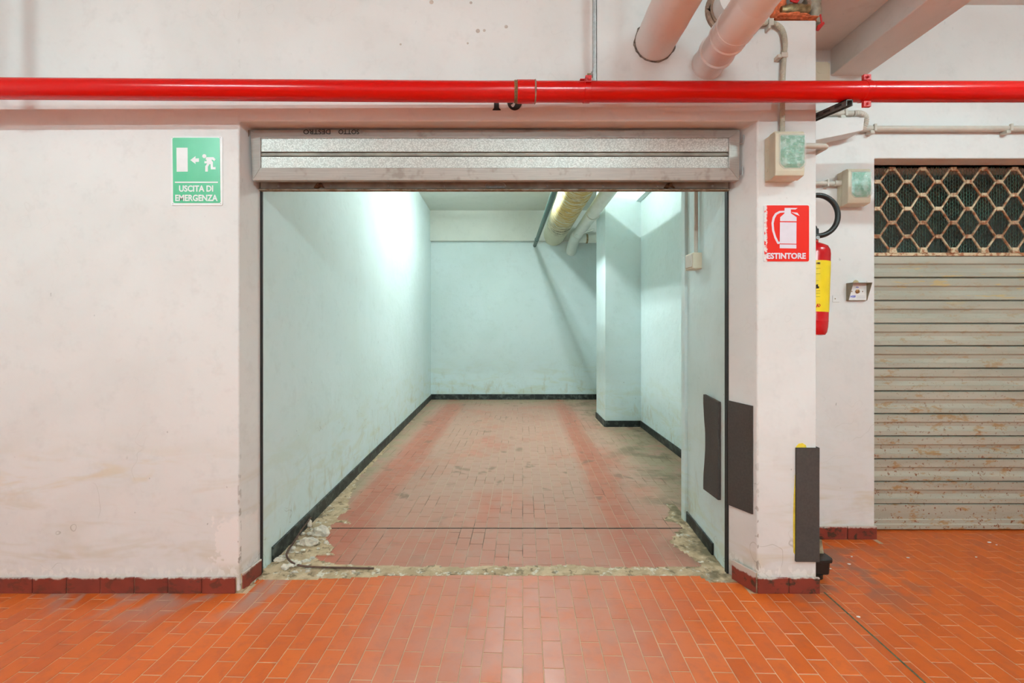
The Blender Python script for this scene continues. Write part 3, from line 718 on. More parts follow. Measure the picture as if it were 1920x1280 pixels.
# ------------------------------------------------------------------ roller shutter of the open garage
YF = 2.385
t = thing('roller_shutter', (-.08, 2.5, 2.10), 'rolled-up galvanised garage shutter in its steel fascia frame', 'shutter')
X0, X1, Z0, Z1 = P(466, 0, YF).x, P(1390, 0, YF).x, P(0, 336.5, YF).z, P(0, 241, YF).z
xi0, xi1 = P(488, 0, YF).x, P(1367, 0, YF).x; zi0, zi1 = P(0, 314, YF).z, P(0, 258, YF).z
def mitre(a, b, c, d, name):
    fr = [Vector((q[0], YF + (.014 if k < 2 else 0), q[1])) for k, q in enumerate((a, b, c, d))]
    MB().prism(fr, (0, .03, 0)).build(name, M_STEEL, t, bevel=.0025)
Xb0, Xb1 = X0 + .012, X1 - .004
mitre((X0, Z1), (X1, Z1), (xi1, zi1), (xi0, zi1), 'frame_head')
mitre((Xb0, Z0), (Xb1, Z0), (xi1, zi0), (xi0, zi0), 'frame_sill')
mitre((X0, Z1), (Xb0, Z0), (xi0, zi0), (xi0, zi1), 'frame_side')
mitre((X1, Z1), (Xb1, Z0), (xi1, zi0), (xi1, zi1), 'frame_side')
zr0, zr1 = P(0, 293, YF).z, P(0, 283, YF).z; yq = YF + .008
MB().box(xi0-.01, xi1+.01, yq, yq+.004, zr1, zi1+.01).build('fascia_panel', M_GALV, t)
MB().box(xi0-.01, xi1+.01, yq, yq+.004, zi0-.01, zr0).build('fascia_panel', M_GALV, t)
prof = [(yq, zr1), (yq+.014, zr1-.004), (yq+.014, zr1-.009), (yq+.001, zr1-.011), (yq+.001, zr1-.014), (yq+.006, zr1-.0155), (yq+.001, zr1-.017), (yq+.001, zr1-.020), (yq+.014, zr1-.022), (yq+.014, zr0+.002), (yq, zr0), (yq+.018, zr0), (yq+.018, zr1)]
MB().prism([(xi0-.01, a, b) for a, b in prof], (xi1-xi0+.02, 0, 0)).build('fascia_rib', M_BAR, t)
zb0, zb1 = P(0, 358, 2.49).z, 2.175
MB().box(XL0+.004, XJR2-.002, 2.492, 2.502, zb0+.014, zb1).build('bottom_bar', M_BAR, t, bevel=.002)
MB().box(XL0+.004, XJR2-.002, 2.474, 2.506, zb0, zb0+.008).build('bar_lip', M_LIP, t, bevel=.002)
MB().box(XL0+.004, XJR2-.002, 2.484, 2.500, zb0+.008, zb0+.012).build('bar_lip', M_DARK, t)
for i in range(3):
    z0 = zb1 - .01 + i*.085
    MB().prism([(XL0+.003, 2.497, z0), (XL0+.003, 2.488, z0+.02), (XL0+.003, 2.488, z0+.06), (XL0+.003, 2.497, z0+.083), (XL0+.003, 2.503, z0+.083), (XL0+.003, 2.503, z0)], (XJR2-XL0-.006, 0, 0)).build('slat', M_BAR, t)
for px in (522, 620, 728, 833, 929, 1026, 1131, 1233, 1336):
    q = P(px, 348.5, 2.49); MB().lathe([(.007, 0), (.006, .003), (.002, .005)], (q.x, 2.492, q.z), (0, -1, 0), 10).build('rivet', M_ZINC, t, True)
q = P(929, 347.5, 2.48)
h = MB().tube(bez([(q.x-.056, 2.488, q.z-.004), (q.x-.045, 2.482, q.z+.012), (q.x-.018, 2.476, q.z+.021), (q.x+.018, 2.476, q.z+.021), (q.x+.045, 2.482, q.z+.012), (q.x+.056, 2.488, q.z-.004)], 5), .0035, 8).build('handle', M_ZINC, t, True)
MB().box(q.x-.05, q.x+.05, 2.484, 2.492, q.z-.012, q.z-.002).build('handle_plate', M_ZINC, h, bevel=.001)
for px, s in ((597, 1), (1255, 1)):
    q = P(px, 347.5, 2.48)
    lk = MB().prism([(q.x-.028, 2.48, q.z-.012), (q.x-.012, 2.48, q.z+.012), (q.x+.014, 2.48, q.z+.016), (q.x+.018, 2.48, q.z+.004), (q.x+.032, 2.48, q.z-.012), (q.x+.008, 2.48, q.z-.006), (q.x-.004, 2.48, q.z-.014)], (0, .014, 0)).build('latch', plain('rusty_latch', (.12, .075, .04), .8, .2, var=.4), t, bevel=.002)
    MB().lathe([(.006, 0), (.006, .02)], (q.x+.004, 2.482, q.z+.004), (0, -1, 0), 8).build('pin', M_LIP, lk)
MB().box(XL0-.003, XL0+.009, 2.500, 2.512, 0, ZL).build('guide', M_DARK, t)
MB().box(XJR2-.007, XJR2+.006, 2.500, 2.528, 0, ZL).build('guide', M_DARK, t)
for px, py in ((1391, 262), (1389, 322)):
    q = P(px, py, YF+.02)
    MB().tube([q + Vector((-.012, 0, -.02)), q + Vector((.004, -.004, -.018)), q + Vector((.006, -.006, .01)), q + Vector((.006, -.006, .024))], .003, 6).build('hook', M_ZINC, t, True)
for px, py in ((465, 250), (464, 318)):
    q = P(px, py, YF+.02); MB().box(q.x-.006, q.x+.004, q.y-.004, q.y+.01, q.z-.018, q.z+.018).build('bracket', M_LIP, t, bevel=.001)
q = P(673, 251, YF)
a, b = P(673, 242, YF), P(568, 251, YF)
for body, xa_, xb_ in (('SOTTO', 673, 634), ('DESTRO', 619, 568)):
    text('handwriting', body, M_INK, t, (P(xa_, 0, YF).x, YF + .0045, a.z), (-1, 0, 0), (0, 0, -1), a.z-b.z, P(xa_, 0, YF).x - P(xb_, 0, YF).x, .012, .0006)

# ------------------------------------------------------------------ signs
t = thing('exit_sign', P(369, 383, 2.326), 'green emergency exit sign with running figure on the left wall', 'sign')
YS = 2.3265
def SP(px, py, d=0): return P(px, py, YS - d)
def rrect(x0, y0, x1, y1, r, d, n=5):
    pts = []
    for cx, cy, a in ((x1-r, y0+r, -90), (x1-r, y1-r, 0), (x0+r, y1-r, 90), (x0+r, y0+r, 180)):
        pts += arc(cx, cy, r, r, a, a+90, n)
    return pts
def flat(name, pts, mat, par, d, th=.0006, fn=SP): return MB().prism([fn(*q, d) for q in pts], (0, th, 0)).build(name, mat, par)
MB().prism([SP(*q) for q in rrect(320.5, 256, 417, 385, 3, 0)], (0, .0035, 0)).build('plate', M_PAPERW, t)
skew = lambda pts: [(323.2 + (x-323) * 1.0 + (y-258) * .012, y) for x, y in pts]
gp = skew(rrect(323, 258, 411.5, 380.5, 3, 0)); flat('green_panel', gp, M_GREEN, t, .0012, .0012)
flat('door_symbol', [(330.8, 276.8), (351.6, 276.8), (352, 321.6), (331.2, 321.8)], M_PAPERW, t, .0020)
flat('arrow', [(356.8, 300), (366.6, 292.5), (366.4, 297), (373, 296.6), (373, 303.2), (366.6, 303.4), (366.6, 307.4)], M_PAPERW, t, .0020)
rf = MB()
rf.prism([SP(*q, .002) for q in arc(383, 292.6, 3.8, 3.8, 0, 350, 18)], (0, .0006, 0))
for poly in ([(386.8, 294.6), (399.8, 294.4), (404.5, 298.6), (401.6, 301.9), (397.6, 298.8), (396.6, 300.4), (399.2, 303.5), (399.4, 313.2), (404, 313), (404.2, 317.4), (395.2, 317.3), (394.8, 307.8), (392.8, 307.5), (389.8, 312.6), (389.8, 321.6), (384.8, 321.6), (384.7, 311.8), (388.4, 306.2), (383.2, 306), (383.4, 301.6), (387, 302.2), (387.4, 299.5), (385.4, 298.8)],):
    rf.prism([SP(*q, .002) for q in poly], (0, .0006, 0))
rf.build('running_figure', M_PAPERW, t)
flat('rule', [(327.9, 340.3), (408.5, 340.3), (408.5, 342.8), (327.9, 342.8)], M_PAPERW, t, .0020)
for body, x0, x1, yb, yt in (('USCITA DI', 335.8, 399.8, 359.4, 347.4), ('EMERGENZA', 328.6, 408.2, 377, 364.8)):
    a, b = SP(x0, yb, .0016), SP(x1, yt, .0016)
    text('lettering', body, M_PAPERW, t, a, (1, 0, 0), (0, 0, 1), b.z-a.z, b.x-a.x, .030, .0006)
for q in ((322.6, 257.6), (412.6, 257.8), (324, 381.8), (413.6, 381.6)):
    c = SP(*q, .0006); MB().lathe([(.0022, 0), (.0016, .0012)], c, (0, -1, 0), 8).build('pin', M_ZINC, t)

t = thing('extinguisher_sign', P(1475, 490, 2.326), 'red fire extinguisher sign with chipped left edge on the pillar', 'sign')
MB().prism([SP(*q) for q in rrect(1432, 384, 1517.4, 490.4, 3, 0)], (0, .0035, 0)).build('plate', M_PAPERW, t)
flat('red_panel', rrect(1433.2, 384.8, 1517, 489.8, 3, 0), M_SRED, t, .0010, .001)
sk2 = lambda pts: pts
flat('cylinder_symbol', [(1471.2, 389.6), (1495.6, 389.8), (1491.6, 392.6), (1483, 392.4), (1483, 399.6), (1493.6, 407), (1493.6, 414.6), (1462.8, 414.4), (1463, 407), (1471, 399.8)], M_SPALE, t, .0020)
flat('cylinder_symbol', [(1462.6, 416.4), (1493.4, 416.7), (1493.2, 456.8), (1462, 456.2)], M_SPALE, t, .0020)
flat('cylinder_symbol', [(1462, 457.8), (1493.2, 458.2), (1493.2, 465.6), (1462, 465.2)], M_SPALE, t, .0020)
flat('lever_symbol', [(1483.5, 397.4), (1495.2, 398.8), (1499.2, 404.4), (1493, 402.2)], M_SPALE, t, .0020)
oa = [(1471, 394.8), (1461.5, 395.2), (1453.5, 399.5), (1448.8, 407), (1446.6, 418), (1447.8, 432), (1452, 446), (1457.8, 457.2), (1462, 457)]
ob = [(1471, 398.2), (1463, 398.8), (1456.6, 402.4), (1452.8, 409), (1450.6, 418.6), (1451.6, 431), (1455.2, 443.5), (1460, 453), (1462, 452.8)]
m = MB()
for k in range(8): m.prism([SP(*q, .002) for q in (oa[k], oa[k+1], ob[k+1], ob[k])], (0, .0006, 0))
m.build('hose_symbol', M_SPALE, t)
a, b = SP(1438, 485.4, .0014), SP(1511, 473.8, .0014)
text('lettering', 'ESTINTORE', M_SPALE, t, a, (1, 0, 0), (0, 0, 1), b.z-a.z, b.x-a.x, .038, .0006)

# ------------------------------------------------------------------ emergency light boxes with taped-over lenses
def light_box(x0, x1, yw, z0, z1, label, depth=.10):
    t = thing('emergency_light', ((x0+x1)/2, yw, z0), label, 'emergency light', 'emergency light boxes wrapped in green film')
    yf = yw - depth; w_ = x1-x0
    m = MB()
    m.loft([(x0, yw, z0+.004), (x1, yw, z0+.004), (x1, yw, z1), (x0, yw, z1)], [(x0, yw-depth*.45, z0+.004), (x1, yw-depth*.45, z0+.004), (x1, yw-depth*.45, z1), (x0, yw-depth*.45, z1)])
    m.build('base', M_BOX, t, bevel=.004)
    m = MB()
    sec = [(yw-depth*.45, z0-.002), (yf+.004, z0+.008), (yf, z0+.03), (yf, z1-.012), (yf+.010, z1+.002), (yw-depth*.45, z1+.002)]
    m.prism([(x0-.002, a, b) for a, b in sec], (w_+.004, 0, 0)); m.build('cover', M_BOX, t, bevel=.004)
    for zz in (.25, .72):
        MB().lathe([(.008, 0), (.0075, .002), (.001, .0022)], (x0, yw-depth*.22, z0+(z1-z0)*zz), (-1, 0, 0), 14).build('cap', M_BOX, t, True)
    # lens and crumpled film
    lx0, lx1, lz0, lz1 = x0+w_*.16, x1+.001, z0+(z1-z0)*.20, z1-.022
    def sheet(nx, nz, off, amp, sd, r):
        v, f = [], []
        for i in range(nx+1):
            for k in range(nz+1):
                a, b = i/nx, k/nz; x = lx0-r + (lx1-lx0+2*r)*a; z = lz0-r + (lz1-lz0+2*r)*b
                e = min(1, 8*min(a, 1-a, b, 1-b))
                if b < .18: x = (x-(lx0+lx1)/2) * (.62 + .38*math.sin(b/.18*math.pi/2)) + (lx0+lx1)/2
                v.append((x, yf - off*e - amp*e*abs(fbm(x*42+sd, z*42, sd)) - amp*.4*e*nz3(x*150, z*150, sd), z))
        for i in range(nx):
            for k in range(nz): f.append((i*(nz+1)+k, (i+1)*(nz+1)+k, (i+1)*(nz+1)+k+1, i*(nz+1)+k+1))
        n = len(v); v += [(a, b+.0012, c) for a, b, c in v]; f += [[q+n for q in p][::-1] for p in f]
        return v, f
    sd = x0*10
    v, f = sheet(26, 34, .006, .006, sd, 0); ln = obj('lens', v, f, M_LENS, t, True)
    v, f = sheet(30, 40, .012, .007, sd+5, .008); obj('wrapping_film', v, f, M_FILM, ln)
    return t
light_box(1.305, 1.445, Y_WALL, 2.092, 2.318, 'cream emergency light with green film lens on the pillar beside the garage', .10)
light_box(2.100, 2.238, Y_REC, 2.118, 2.338, 'cream emergency light with green film lens on the recess wall', .10)

# ------------------------------------------------------------------ conduits
def ribbed(path, r, pitch=.0075, n=12):
    pts = []; path = [Vector(q) for q in path]; L = 0
    out, rad = [], []
    seg = [(path[i+1]-path[i]).length for i in range(len(path)-1)]; tot = sum(seg); k = int(tot/(pitch/3))
    for i in range(k+1):
        d = tot*i/k; j = 0
        while j < len(seg)-1 and d > seg[j]: d -= seg[j]; j += 1
        out.append(path[j].lerp(path[j+1], min(1, d/seg[j]))); rad.append(r*(1.0 if i % 3 else .84))
    return MB().tube(out, rad, n)
yc = 2.308
t = thing('flexible_conduit', P(1467, 246, yc), 'grey ribbed conduit climbing the pillar from the emergency light', 'conduit')
pth = bez([P(1467, 248, yc), P(1467, 200, yc), P(1468, 140, yc), P(1470, 105, yc), P(1472, 80, yc), P(1466, 55, yc), P(1451, 44, yc), P(1436, 43, yc), P(1424, 47, yc), P(1414, 58, yc), P(1404, 66, yc)], 8)
ribbed(pth, .0125).build('sleeve', M_RIB, t, True)
for px, py, hz in ((1468, 106, True), (1443, 44, False)):
    q = P(px, py, yc)
    cl = MB().box(q.x-.017, q.x+.016, yc-.018, yc-.012, q.z-.012, q.z+.012) if hz else MB().box(q.x-.012, q.x+.012, yc-.018, yc-.012, q.z-.02, q.z+.016)
    cl.box(q.x-.034 if hz else q.x-.014, q.x-.012 if hz else q.x-.002, yc-.016, 2.331, q.z-.014 if hz else q.z-.035, q.z+.004 if hz else q.z-.012)
    cl.build('clip', M_CONDUIT, t, bevel=.002)
MB().tube([P(1409, 62, yc), P(1402, 68, yc)], .016, 12).build('end_sleeve', M_CONDUIT, t, True)
t = thing('short_conduit', (1.51, 2.29, 2.265), 'short grey conduit stub turning round the pillar corner', 'conduit')
MB().tube(bez([(1.444, 2.285, 2.268), (1.50, 2.285, 2.266), (1.56, 2.285, 2.264), (1.588, 2.292, 2.264), (1.592, 2.33, 2.264), (1.592, 2.60, 2.264)], 5), .014, 12).build('pipe', M_CONDUIT, t, True)
MB().tube([(1.444, 2.285, 2.268), (1.47, 2.285, 2.267)], .0175, 12).build('socket', M_CONDUIT, t, True)
q = P(1535, 343, 2.88)
t = thing('short_conduit', (1.8, 2.89, q.z), 'short grey conduit feeding the emergency light on the recess wall', 'conduit')
MB().tube([(1.575, 2.89, 2.268), (2.102, 2.89, 2.268)], .014, 12).build('pipe', M_CONDUIT, t, True)
MB().tube([(2.06, 2.89, 2.268), (2.10, 2.89, 2.268)], .0185, 12).build('socket', M_CONDUIT, t, True)
MB().box(2.008, 2.02, 2.872, 2.92, 2.246, 2.290).build('clip', M_CONDUIT, t, bevel=.003)
zc = P(0, 242, 2.90).z; zc2 = P(0, 213, 2.86).z
t = thing('wall_conduit', (2.3, 2.9, zc), 'long grey conduit running right above the closed shutter', 'conduit')
x0 = P(1620, 0, 2.895).x
MB().tube([(x0, 2.895, zc), (5.15, 2.895, zc)], .0185, 14).build('pipe', M_CONDUIT, t, True)
MB().tube([(x0, 2.895, zc), (x0+.035, 2.895, zc)], .0205, 14).build('socket', M_CONDUIT, t, True)
zb = zc2
MB().tube([(1.575, 2.86, zb), (P(1598, 0, 2.86).x, 2.86, zb)], .0185, 14).build('pipe', M_CONDUIT, t, True)
xa = P(1600, 0, 2.86).x
ribbed(bez([(xa, 2.86, zb), (xa+.04, 2.862, zb+.001), (xa+.078, 2.868, zb-.014), (xa+.090, 2.88, zb-.05), (xa+.078, 2.89, zb-.085), (x0, 2.895, zc)], 6), .0195, .011).build('elbow', M_CONDUIT, t, True)
for px in (1638, 1892):
    q = P(px, 242, 2.89); MB().box(q.x-.008, q.x+.008, 2.870, 2.885, zc-.022, zc+.024).box(q.x-.03, q.x-.002, 2.875, 2.92, zc-.036, zc-.016).build('clip', M_CONDUIT, t, bevel=.003)
q = P(1583, 213, 2.86); MB().box(q.x-.008, q.x+.008, 2.836, 2.852, zb-.022, zb+.022).box(q.x-.034, q.x-.004, 2.84, 2.92, zb-.042, zb-.016).build('clip', M_CONDUIT, t, bevel=.003)
# junction box below the flat beam, half behind the pillar
q = P(1550, 118, 2.86)
t = thing('junction_box', (1.94, 2.92, 2.86), 'cream junction box with round knockouts half hidden behind the pillar', 'junction box')
MB().box(1.86, 1.992, 2.845, 2.92, 2.80, q.z).build('body', M_BOX, t, bevel=.004)
MB().box(1.975, 2.008, 2.85, 2.92, 2.80, q.z-.004).build('lid', M_BOX, t, bevel=.003)
for zz in (2.97, 2.885):
    for r in (.030, .019, .009): MB().lathe([(r, 0), (r, .003 + .05*(.03-r)), (r-.004, .0035 + .05*(.03-r))], (1.945, 2.846, zz), (0, -1, 0), 18).build('knockout', M_BOX, t, True)

# ------------------------------------------------------------------ fire extinguisher on the pillar side
ex, ey = 1.652, 2.48; zt, zb_ = P(0, 458, ey).z, P(0, 628, ey).z
t = thing('fire_extinguisher', (ex, ey, zb_), 'red fire extinguisher with yellow label hanging behind the pillar edge', 'fire extinguisher')
tilt = lambda z: (z - zb_) * .035
def cyl(prof, name, mat, n=32):
    pts = [Vector((ex + tilt(z) - .012, ey, z + i*1e-6)) for i, (r, z) in enumerate(prof)]
    return MB().tube(pts, [r for r, z in prof], n).build(name, mat, t, True)
Rr = .079
prof = [(.05, zb_), (.066, zb_+.004), (.074, zb_+.018), (Rr-.001, zb_+.045), (Rr, zb_+.075), (Rr+.001, zb_+.078), (Rr, zb_+.081), (Rr, zt-.055), (.076, zt-.032), (.066, zt-.012), (.045, zt), (.022, zt+.010), (.020, zt+.02)]
cyl(prof, 'cylinder', M_EXT)
zl0, zl1 = P(0, 584, ey-.07).z, P(0, 488, ey-.07).z
cyl([(Rr+.0012, zl0), (Rr+.0012, zl1)], 'label', M_YEL)
cyl([(.018, zt+.012), (.022, zt+.02), (.022, zt+.045), (.015, zt+.05)], 'collar', M_BRASS, 16)
hx_ = ex + tilt(zt) - .012
MB().box(hx_-.03, hx_+.02, ey-.016, ey+.016, zt+.045, zt+.085).build('valve_head', M_RUB, t, bevel=.005)
MB().prism([(hx_-.09, ey-.01, zt+.10), (hx_-.09, ey-.01, zt+.112), (hx_+.01, ey-.01, zt+.10), (hx_+.015, ey-.01, zt+.085)], (0, .02, 0)).build('lever', M_RUB, t, bevel=.002)
hz0 = zt
hc = [P(1533 + 38*math.cos(R(a_)), 404 - 38*math.sin(R(a_)), ey-.03) for a_ in range(125, -126, -10)]
MB().tube(bez([(hx_-.02, ey-.005, zt+.07), (hx_-.06, ey-.02, zt+.13)] + hc + [(hx_-.07, ey-.05, zt-.05), (hx_-.07, ey-.055, zt-.3)], 3), .0135, 14).build('hose', M_RUB, t, True)
MB().lathe([(.010, 0), (.012, .004), (.010, .012)], P(1531, 446, ey-.07), (0, -1, 0), 10).build('pressure_gauge', M_ZINC, t, True)
yl = ey - Rr - .003
YLB = ey - Rr - .0022
UX = Vector((1, .12, 0)).normalized()
for body, mat, x0p, x1p, yb, yt_ in (('ORE', M_INK, 1531.2, 1538.5, 494.8, 491.4), ('AX', M_RPRINT, 1530.6, 1541, 575.6, 569)):
    a, b = P(x0p, yb, YLB), P(x1p, yt_, YLB)
    text('lettering', body, mat, t, a, UX, (0, 0, 1), b.z-a.z, b.x-a.x, .03, .0012)
OLV = plain('olive_print', (.42, .33, .02), .5)
for k, py in enumerate((503, 513, 526, 545, 550, 556)):
    a = P(1530, py, YLB); d = UX * (.036 if k != 2 else .016)
    MB().prism([a, a + d, a + d + Vector((0, 0, .0016)), a + Vector((0, 0, .0016))], (0, -.0008, 0)).build('print_line', OLV, t)
a = P(1530.5, 540, YLB)
MB().prism([a, a + UX*.016, a + UX*.016 + Vector((0, 0, .009)), a + UX*.009 + Vector((0, 0, .010)), a + UX*.009 + Vector((0, 0, .021)), a + Vector((0, 0, .018))], (0, -.001, 0)).build('pictogram', M_INK, t)
MB().box(1.571, 1.60, ey-.02, ey+.02, zt-.10, zt+.03).build('wall_hook', M_DARK, t, bevel=.003)

# ------------------------------------------------------------------ key switch on the recess wall
t = thing('key_switch', (2.21, Y_REC, 1.53), 'small hooded key switch with blue print beside the closed shutter', 'key switch')
kx0, kx1, kz0, kz1 = P(1586.5, 0, Y_REC).x, P(1621, 0, Y_REC).x, P(0, 563.5, Y_REC).z, P(0, 531, Y_REC).z
dp = .06
def K(x, y, z): return Vector((x, y, z))
m = MB()
m.prism([K(kx0, Y_REC, kz0), K(kx0, Y_REC-.018, kz0), K(kx0, Y_REC-dp, kz1), K(kx0, Y_REC, kz1)], (.003, 0, 0))
m.prism([K(kx1, Y_REC, kz0), K(kx1, Y_REC-.018, kz0), K(kx1, Y_REC-dp, kz1), K(kx1, Y_REC, kz1)], (.003, 0, 0))
m.box(kx0, kx1+.003, Y_REC-dp, Y_REC, kz1-.003, kz1); m.box(kx0, kx1+.003, Y_REC-.018, Y_REC, kz0, kz0+.003)
m.build('hood', M_KEYBOX, t)
MB().box(kx0+.003, kx1, Y_REC-.016, Y_REC-.010, kz0+.003, kz1-.003).build('face_plate', M_PAPERW, t)
yk = Y_REC-.016; kc = K(kx0 + (kx1-kx0)*.50, yk, kz0 + (kz1-kz0)*.52)
kb = MB().lathe([(.0125, 0), (.0125, .006), (.010, .008)], kc, (0, -1, 0), 18).build('key_barrel', M_KEY, t, True)
MB().box(kc.x-.0015, kc.x+.0015, yk-.0085, yk-.0075, kc.z-.006, kc.z+.006).build('key_slot', M_DARK, kb)
for s in (-.034, .034): MB().lathe([(.004, 0), (.003, .0015)], kc + Vector((s, 0, 0)), (0, -1, 0), 8).build('screw', M_RUSTY, t)
text('lettering', 'HSB', M_BLUE, t, (kx0+.014, yk-.0002, kz0+.019), (1, 0, 0), (0, 0, 1), .014, .034, .03, .0006, .3)
m = MB()
for s in (-1, 1): m.prism([kc + Vector((s*.002, -.0006, .022)), kc + Vector((s*.010, -.0006, .027)), kc + Vector((s*.002, -.0006, .032))], (0, .0005, 0))
m.build('arrow_mark', M_BLUE, t)
for k in range(4): MB().box(kx0+.052, kx1-.008, yk-.0005, yk, kz0+.014+k*.005, kz0+.0148+k*.005).build('print_line', M_GPRINT, t)
MB().lathe([(.018, 0), (.016, .004), (.002, .005)], (kx0+.062, Y_REC, kz1+.004), (0, -1, 0), 14).build('putty', plain('ochre_putty', (.6, .45, .25), .8), t, True)
# blank switch plate, painted over, left of the key switch
q = P(1567, 560, Y_REC)
t = thing('blank_plate', q, 'painted-over square cover plate left of the key switch', 'cover plate')
MB().box(q.x-.022, q.x+.022, Y_REC-.004, Y_REC, q.z-.022, q.z+.022).build('plate', M_WALL2, t, bevel=.002)
MB().lathe([(.004, 0), (.003, .001)], (q.x-.006, Y_REC-.004, q.z), (0, -1, 0), 8).build('screw', M_BRASS, t)

# ------------------------------------------------------------------ rubber/foam bumper pads
def pad(label, quad, nrm, th, wob, glue=None):
    """quad: near-top, far-top, far-bottom, near-bottom corners on the wall"""
    a, b, c, d = [Vector(q) for q in quad]; nrm = Vector(nrm).normalized(); v, f = [], []; nx, nz = 6, 22
    t = thing('bumper_pad', (a+b+c+d)/4, label, 'bumper pad')
    for s in (0, 1):
        for i in range(nx+1):
            for k in range(nz+1):
                p = a.lerp(b, i/nx).lerp(d.lerp(c, i/nx), k/nz)
                p = p + nrm * (s*th + wob*max(0, .5+.5*math.sin(k/nz*7+1.2)) * (i/nx) + .001*nz3(i, k*.5, th*100))
                v.append(p)
    N = (nx+1)*(nz+1)
    for i in range(nx):
        for k in range(nz):
            q = [i*(nz+1)+k, (i+1)*(nz+1)+k, (i+1)*(nz+1)+k+1, i*(nz+1)+k+1]; f.append(q); f.append([e+N for e in q][::-1])
    rim = [(i, 0) for i in range(nx)] + [(nx, k) for k in range(nz)] + [(i, nz) for i in range(nx, 0, -1)] + [(0, k) for k in range(nz, 0, -1)]
    ix = [i*(nz+1)+k for i, k in rim]
    for p, q in zip(ix, ix[1:]+ix[:1]): f.append([p, q, q+N, p+N])
    obj('sheet', v, f, M_FOAM, t, True)
    return t
def jr(y): return XJR2 + (y-2.51)*.058
def jf(y): return XJR + (XJR2-XJR) * (y-Y_WALL)/(2.505-Y_WALL)
yA, yB = 2.595, 2.79
pad('curling dark foam pad on the mint jamb inside the garage', [(jr(yA)-.002, yA, .93), (jr(yB)-.002, yB, .945), (jr(yB)-.002, yB, .365), (jr(yA)-.002, yA, .372)], (-1, .05, 0), .016, .012)
yA, yB = 2.352, 2.497
pad('wide dark foam pad on the white jamb of the doorway', [(jf(yA)-.001, yA, .950), (jf(yB)-.001, yB, .955), (jf(yB)-.001, yB, .385), (jf(yA)-.001, yA, .392)], (-1, -.35, 0), .008, .0)
t = pad('tall dark foam pad glued round the pillar corner', [(P(1491, 0, Y_WALL).x, Y_WALL-.001, .742), (1.578, Y_WALL-.001, .742), (1.578, Y_WALL-.001, .163), (P(1490, 0, Y_WALL).x, Y_WALL-.001, .163)], (0, -1, 0), .010, .003)
MB().loft([(1.5735, 2.325, .163), (1.5845, 2.325, .163), (1.5845, 2.47, .163), (1.5735, 2.47, .163)], [(1.5735, 2.325, .742), (1.5845, 2.325, .742), (1.5845, 2.47, .742), (1.5735, 2.47, .742)]).build('side_sheet', M_FOAM, t, bevel=.002)
gq = [P(x, y, Y_WALL-.002) for x, y in ((1492, 843), (1493, 837), (1498, 831.5), (1505, 830.5), (1511, 834), (1513.5, 843))]
MB().prism(gq, (0, .003, 0)).build('glue', M_GLUE, t)['label'] = 'yellow dried glue'
gl = [P(x, y, Y_WALL-.002) for x, y in ((1491, 890), (1488.6, 930), (1487.4, 975), (1488, 1035), (1491, 1040))]
MB().prism(gl, (0, .003, 0)).build('glue', M_GLUE, t)

# ------------------------------------------------------------------ black plastic foot behind the pillar base
q = FL(1533, 1064); fx, fy = 1.685, 2.50
t = thing('rubber_bumper', (fx, fy, 0), 'black rubber bumper block with a mortar stub behind the pillar base', 'bumper')
MB().lathe([(.036, 0), (.036, .022), (.040, .026)], (fx-.02, fy-.02, 0), (0, 0, 1), 16).build('base', M_RUB, t, True)
m = MB(); sec = [(-.10, -.06), (.030, -.06), (.045, -.045), (.045, .10), (-.10, .10)]
m.loft([(fx+a*.93, fy+b*.93, .026) for a, b in sec], [(fx+a, fy+b, .095) for a, b in sec]); m.build('body', M_RUB, t, bevel=.006)
sec2 = [(-.10, -.07), (.038, -.07), (.056, -.05), (.056, .11), (-.10, .11)]
m = MB(); m.loft([(fx+a, fy+b, .095) for a, b in sec2], [(fx+a*.96, fy+b*.96, .115) for a, b in sec2]); m.build('rim', M_RUB, t, bevel=.005)
m = MB(); m.loft([(fx-.09, fy+.0, .11), (fx+.044, fy+.0, .11), (fx+.044, fy+.1, .11), (fx-.09, fy+.1, .11)], [(fx-.09, fy+.005, .205), (fx+.036, fy+.005, .185), (fx+.036, fy+.095, .185), (fx-.09, fy+.095, .205)])
m.build('post_stub', M_MORTAR, t, bevel=.004)

# ------------------------------------------------------------------ closed shutter at the right
YQ = 3.05; SX0, SX1 = 2.344, 4.898
t = thing('roller_shutter', ((SX0+SX1)/2, YQ, 0), 'closed rusty cream shutter with hexagonal grille at the right', 'shutter')
ZJ = [P(0, y, YQ).z for y in (480, 521, 564, 607, 649, 691, 733.5, 776, 818, 860.5, 903, 945)]
def slat_prof(z1, z0):
    h = z1-z0
    return [(YQ+.010, z1), (YQ-.004, z1-.004), (YQ-.004, z1-h*.34), (YQ+.006, z1-h*.40), (YQ+.010, z1-h*.55), (YQ+.002, z1-h*.73), (YQ-.006, z1-h*.75), (YQ-.006, z0+.009), (YQ+.010, z0+.004), (YQ+.016, z0+.004), (YQ+.016, z1)]
for i in range(len(ZJ)-1):
    MB().prism([(SX0, a, b) for a, b in slat_prof(ZJ[i], ZJ[i+1])], (SX1-SX0, 0, 0)).build('slat', M_SLAT, t)
MB().prism([(SX0, a, b) for a, b in ((YQ+.006, ZJ[-1]), (YQ-.004, ZJ[-1]-.004), (YQ-.004, .075), (YQ-.009, .07), (YQ-.009, .045), (YQ-.016, .04), (YQ-.016, .012), (YQ-.008, .006), (YQ+.016, .006), (YQ+.016, ZJ[-1]))], (SX1-SX0, 0, 0)).build('bottom_rail', M_SLAT, t)
zg0, zg1 = P(0, 475, YQ).z, P(0, 309, YQ).z
MB().box(SX0, SX1, YQ-.012, YQ+.016, ZJ[0], zg0+.004).build('grille_rail', M_GRILLE, t, bevel=.002)
MB().box(SX0, SX1, YQ-.01, YQ+.05, zg1-.004, 2.437).build('head_rail', M_RUSTY, t)
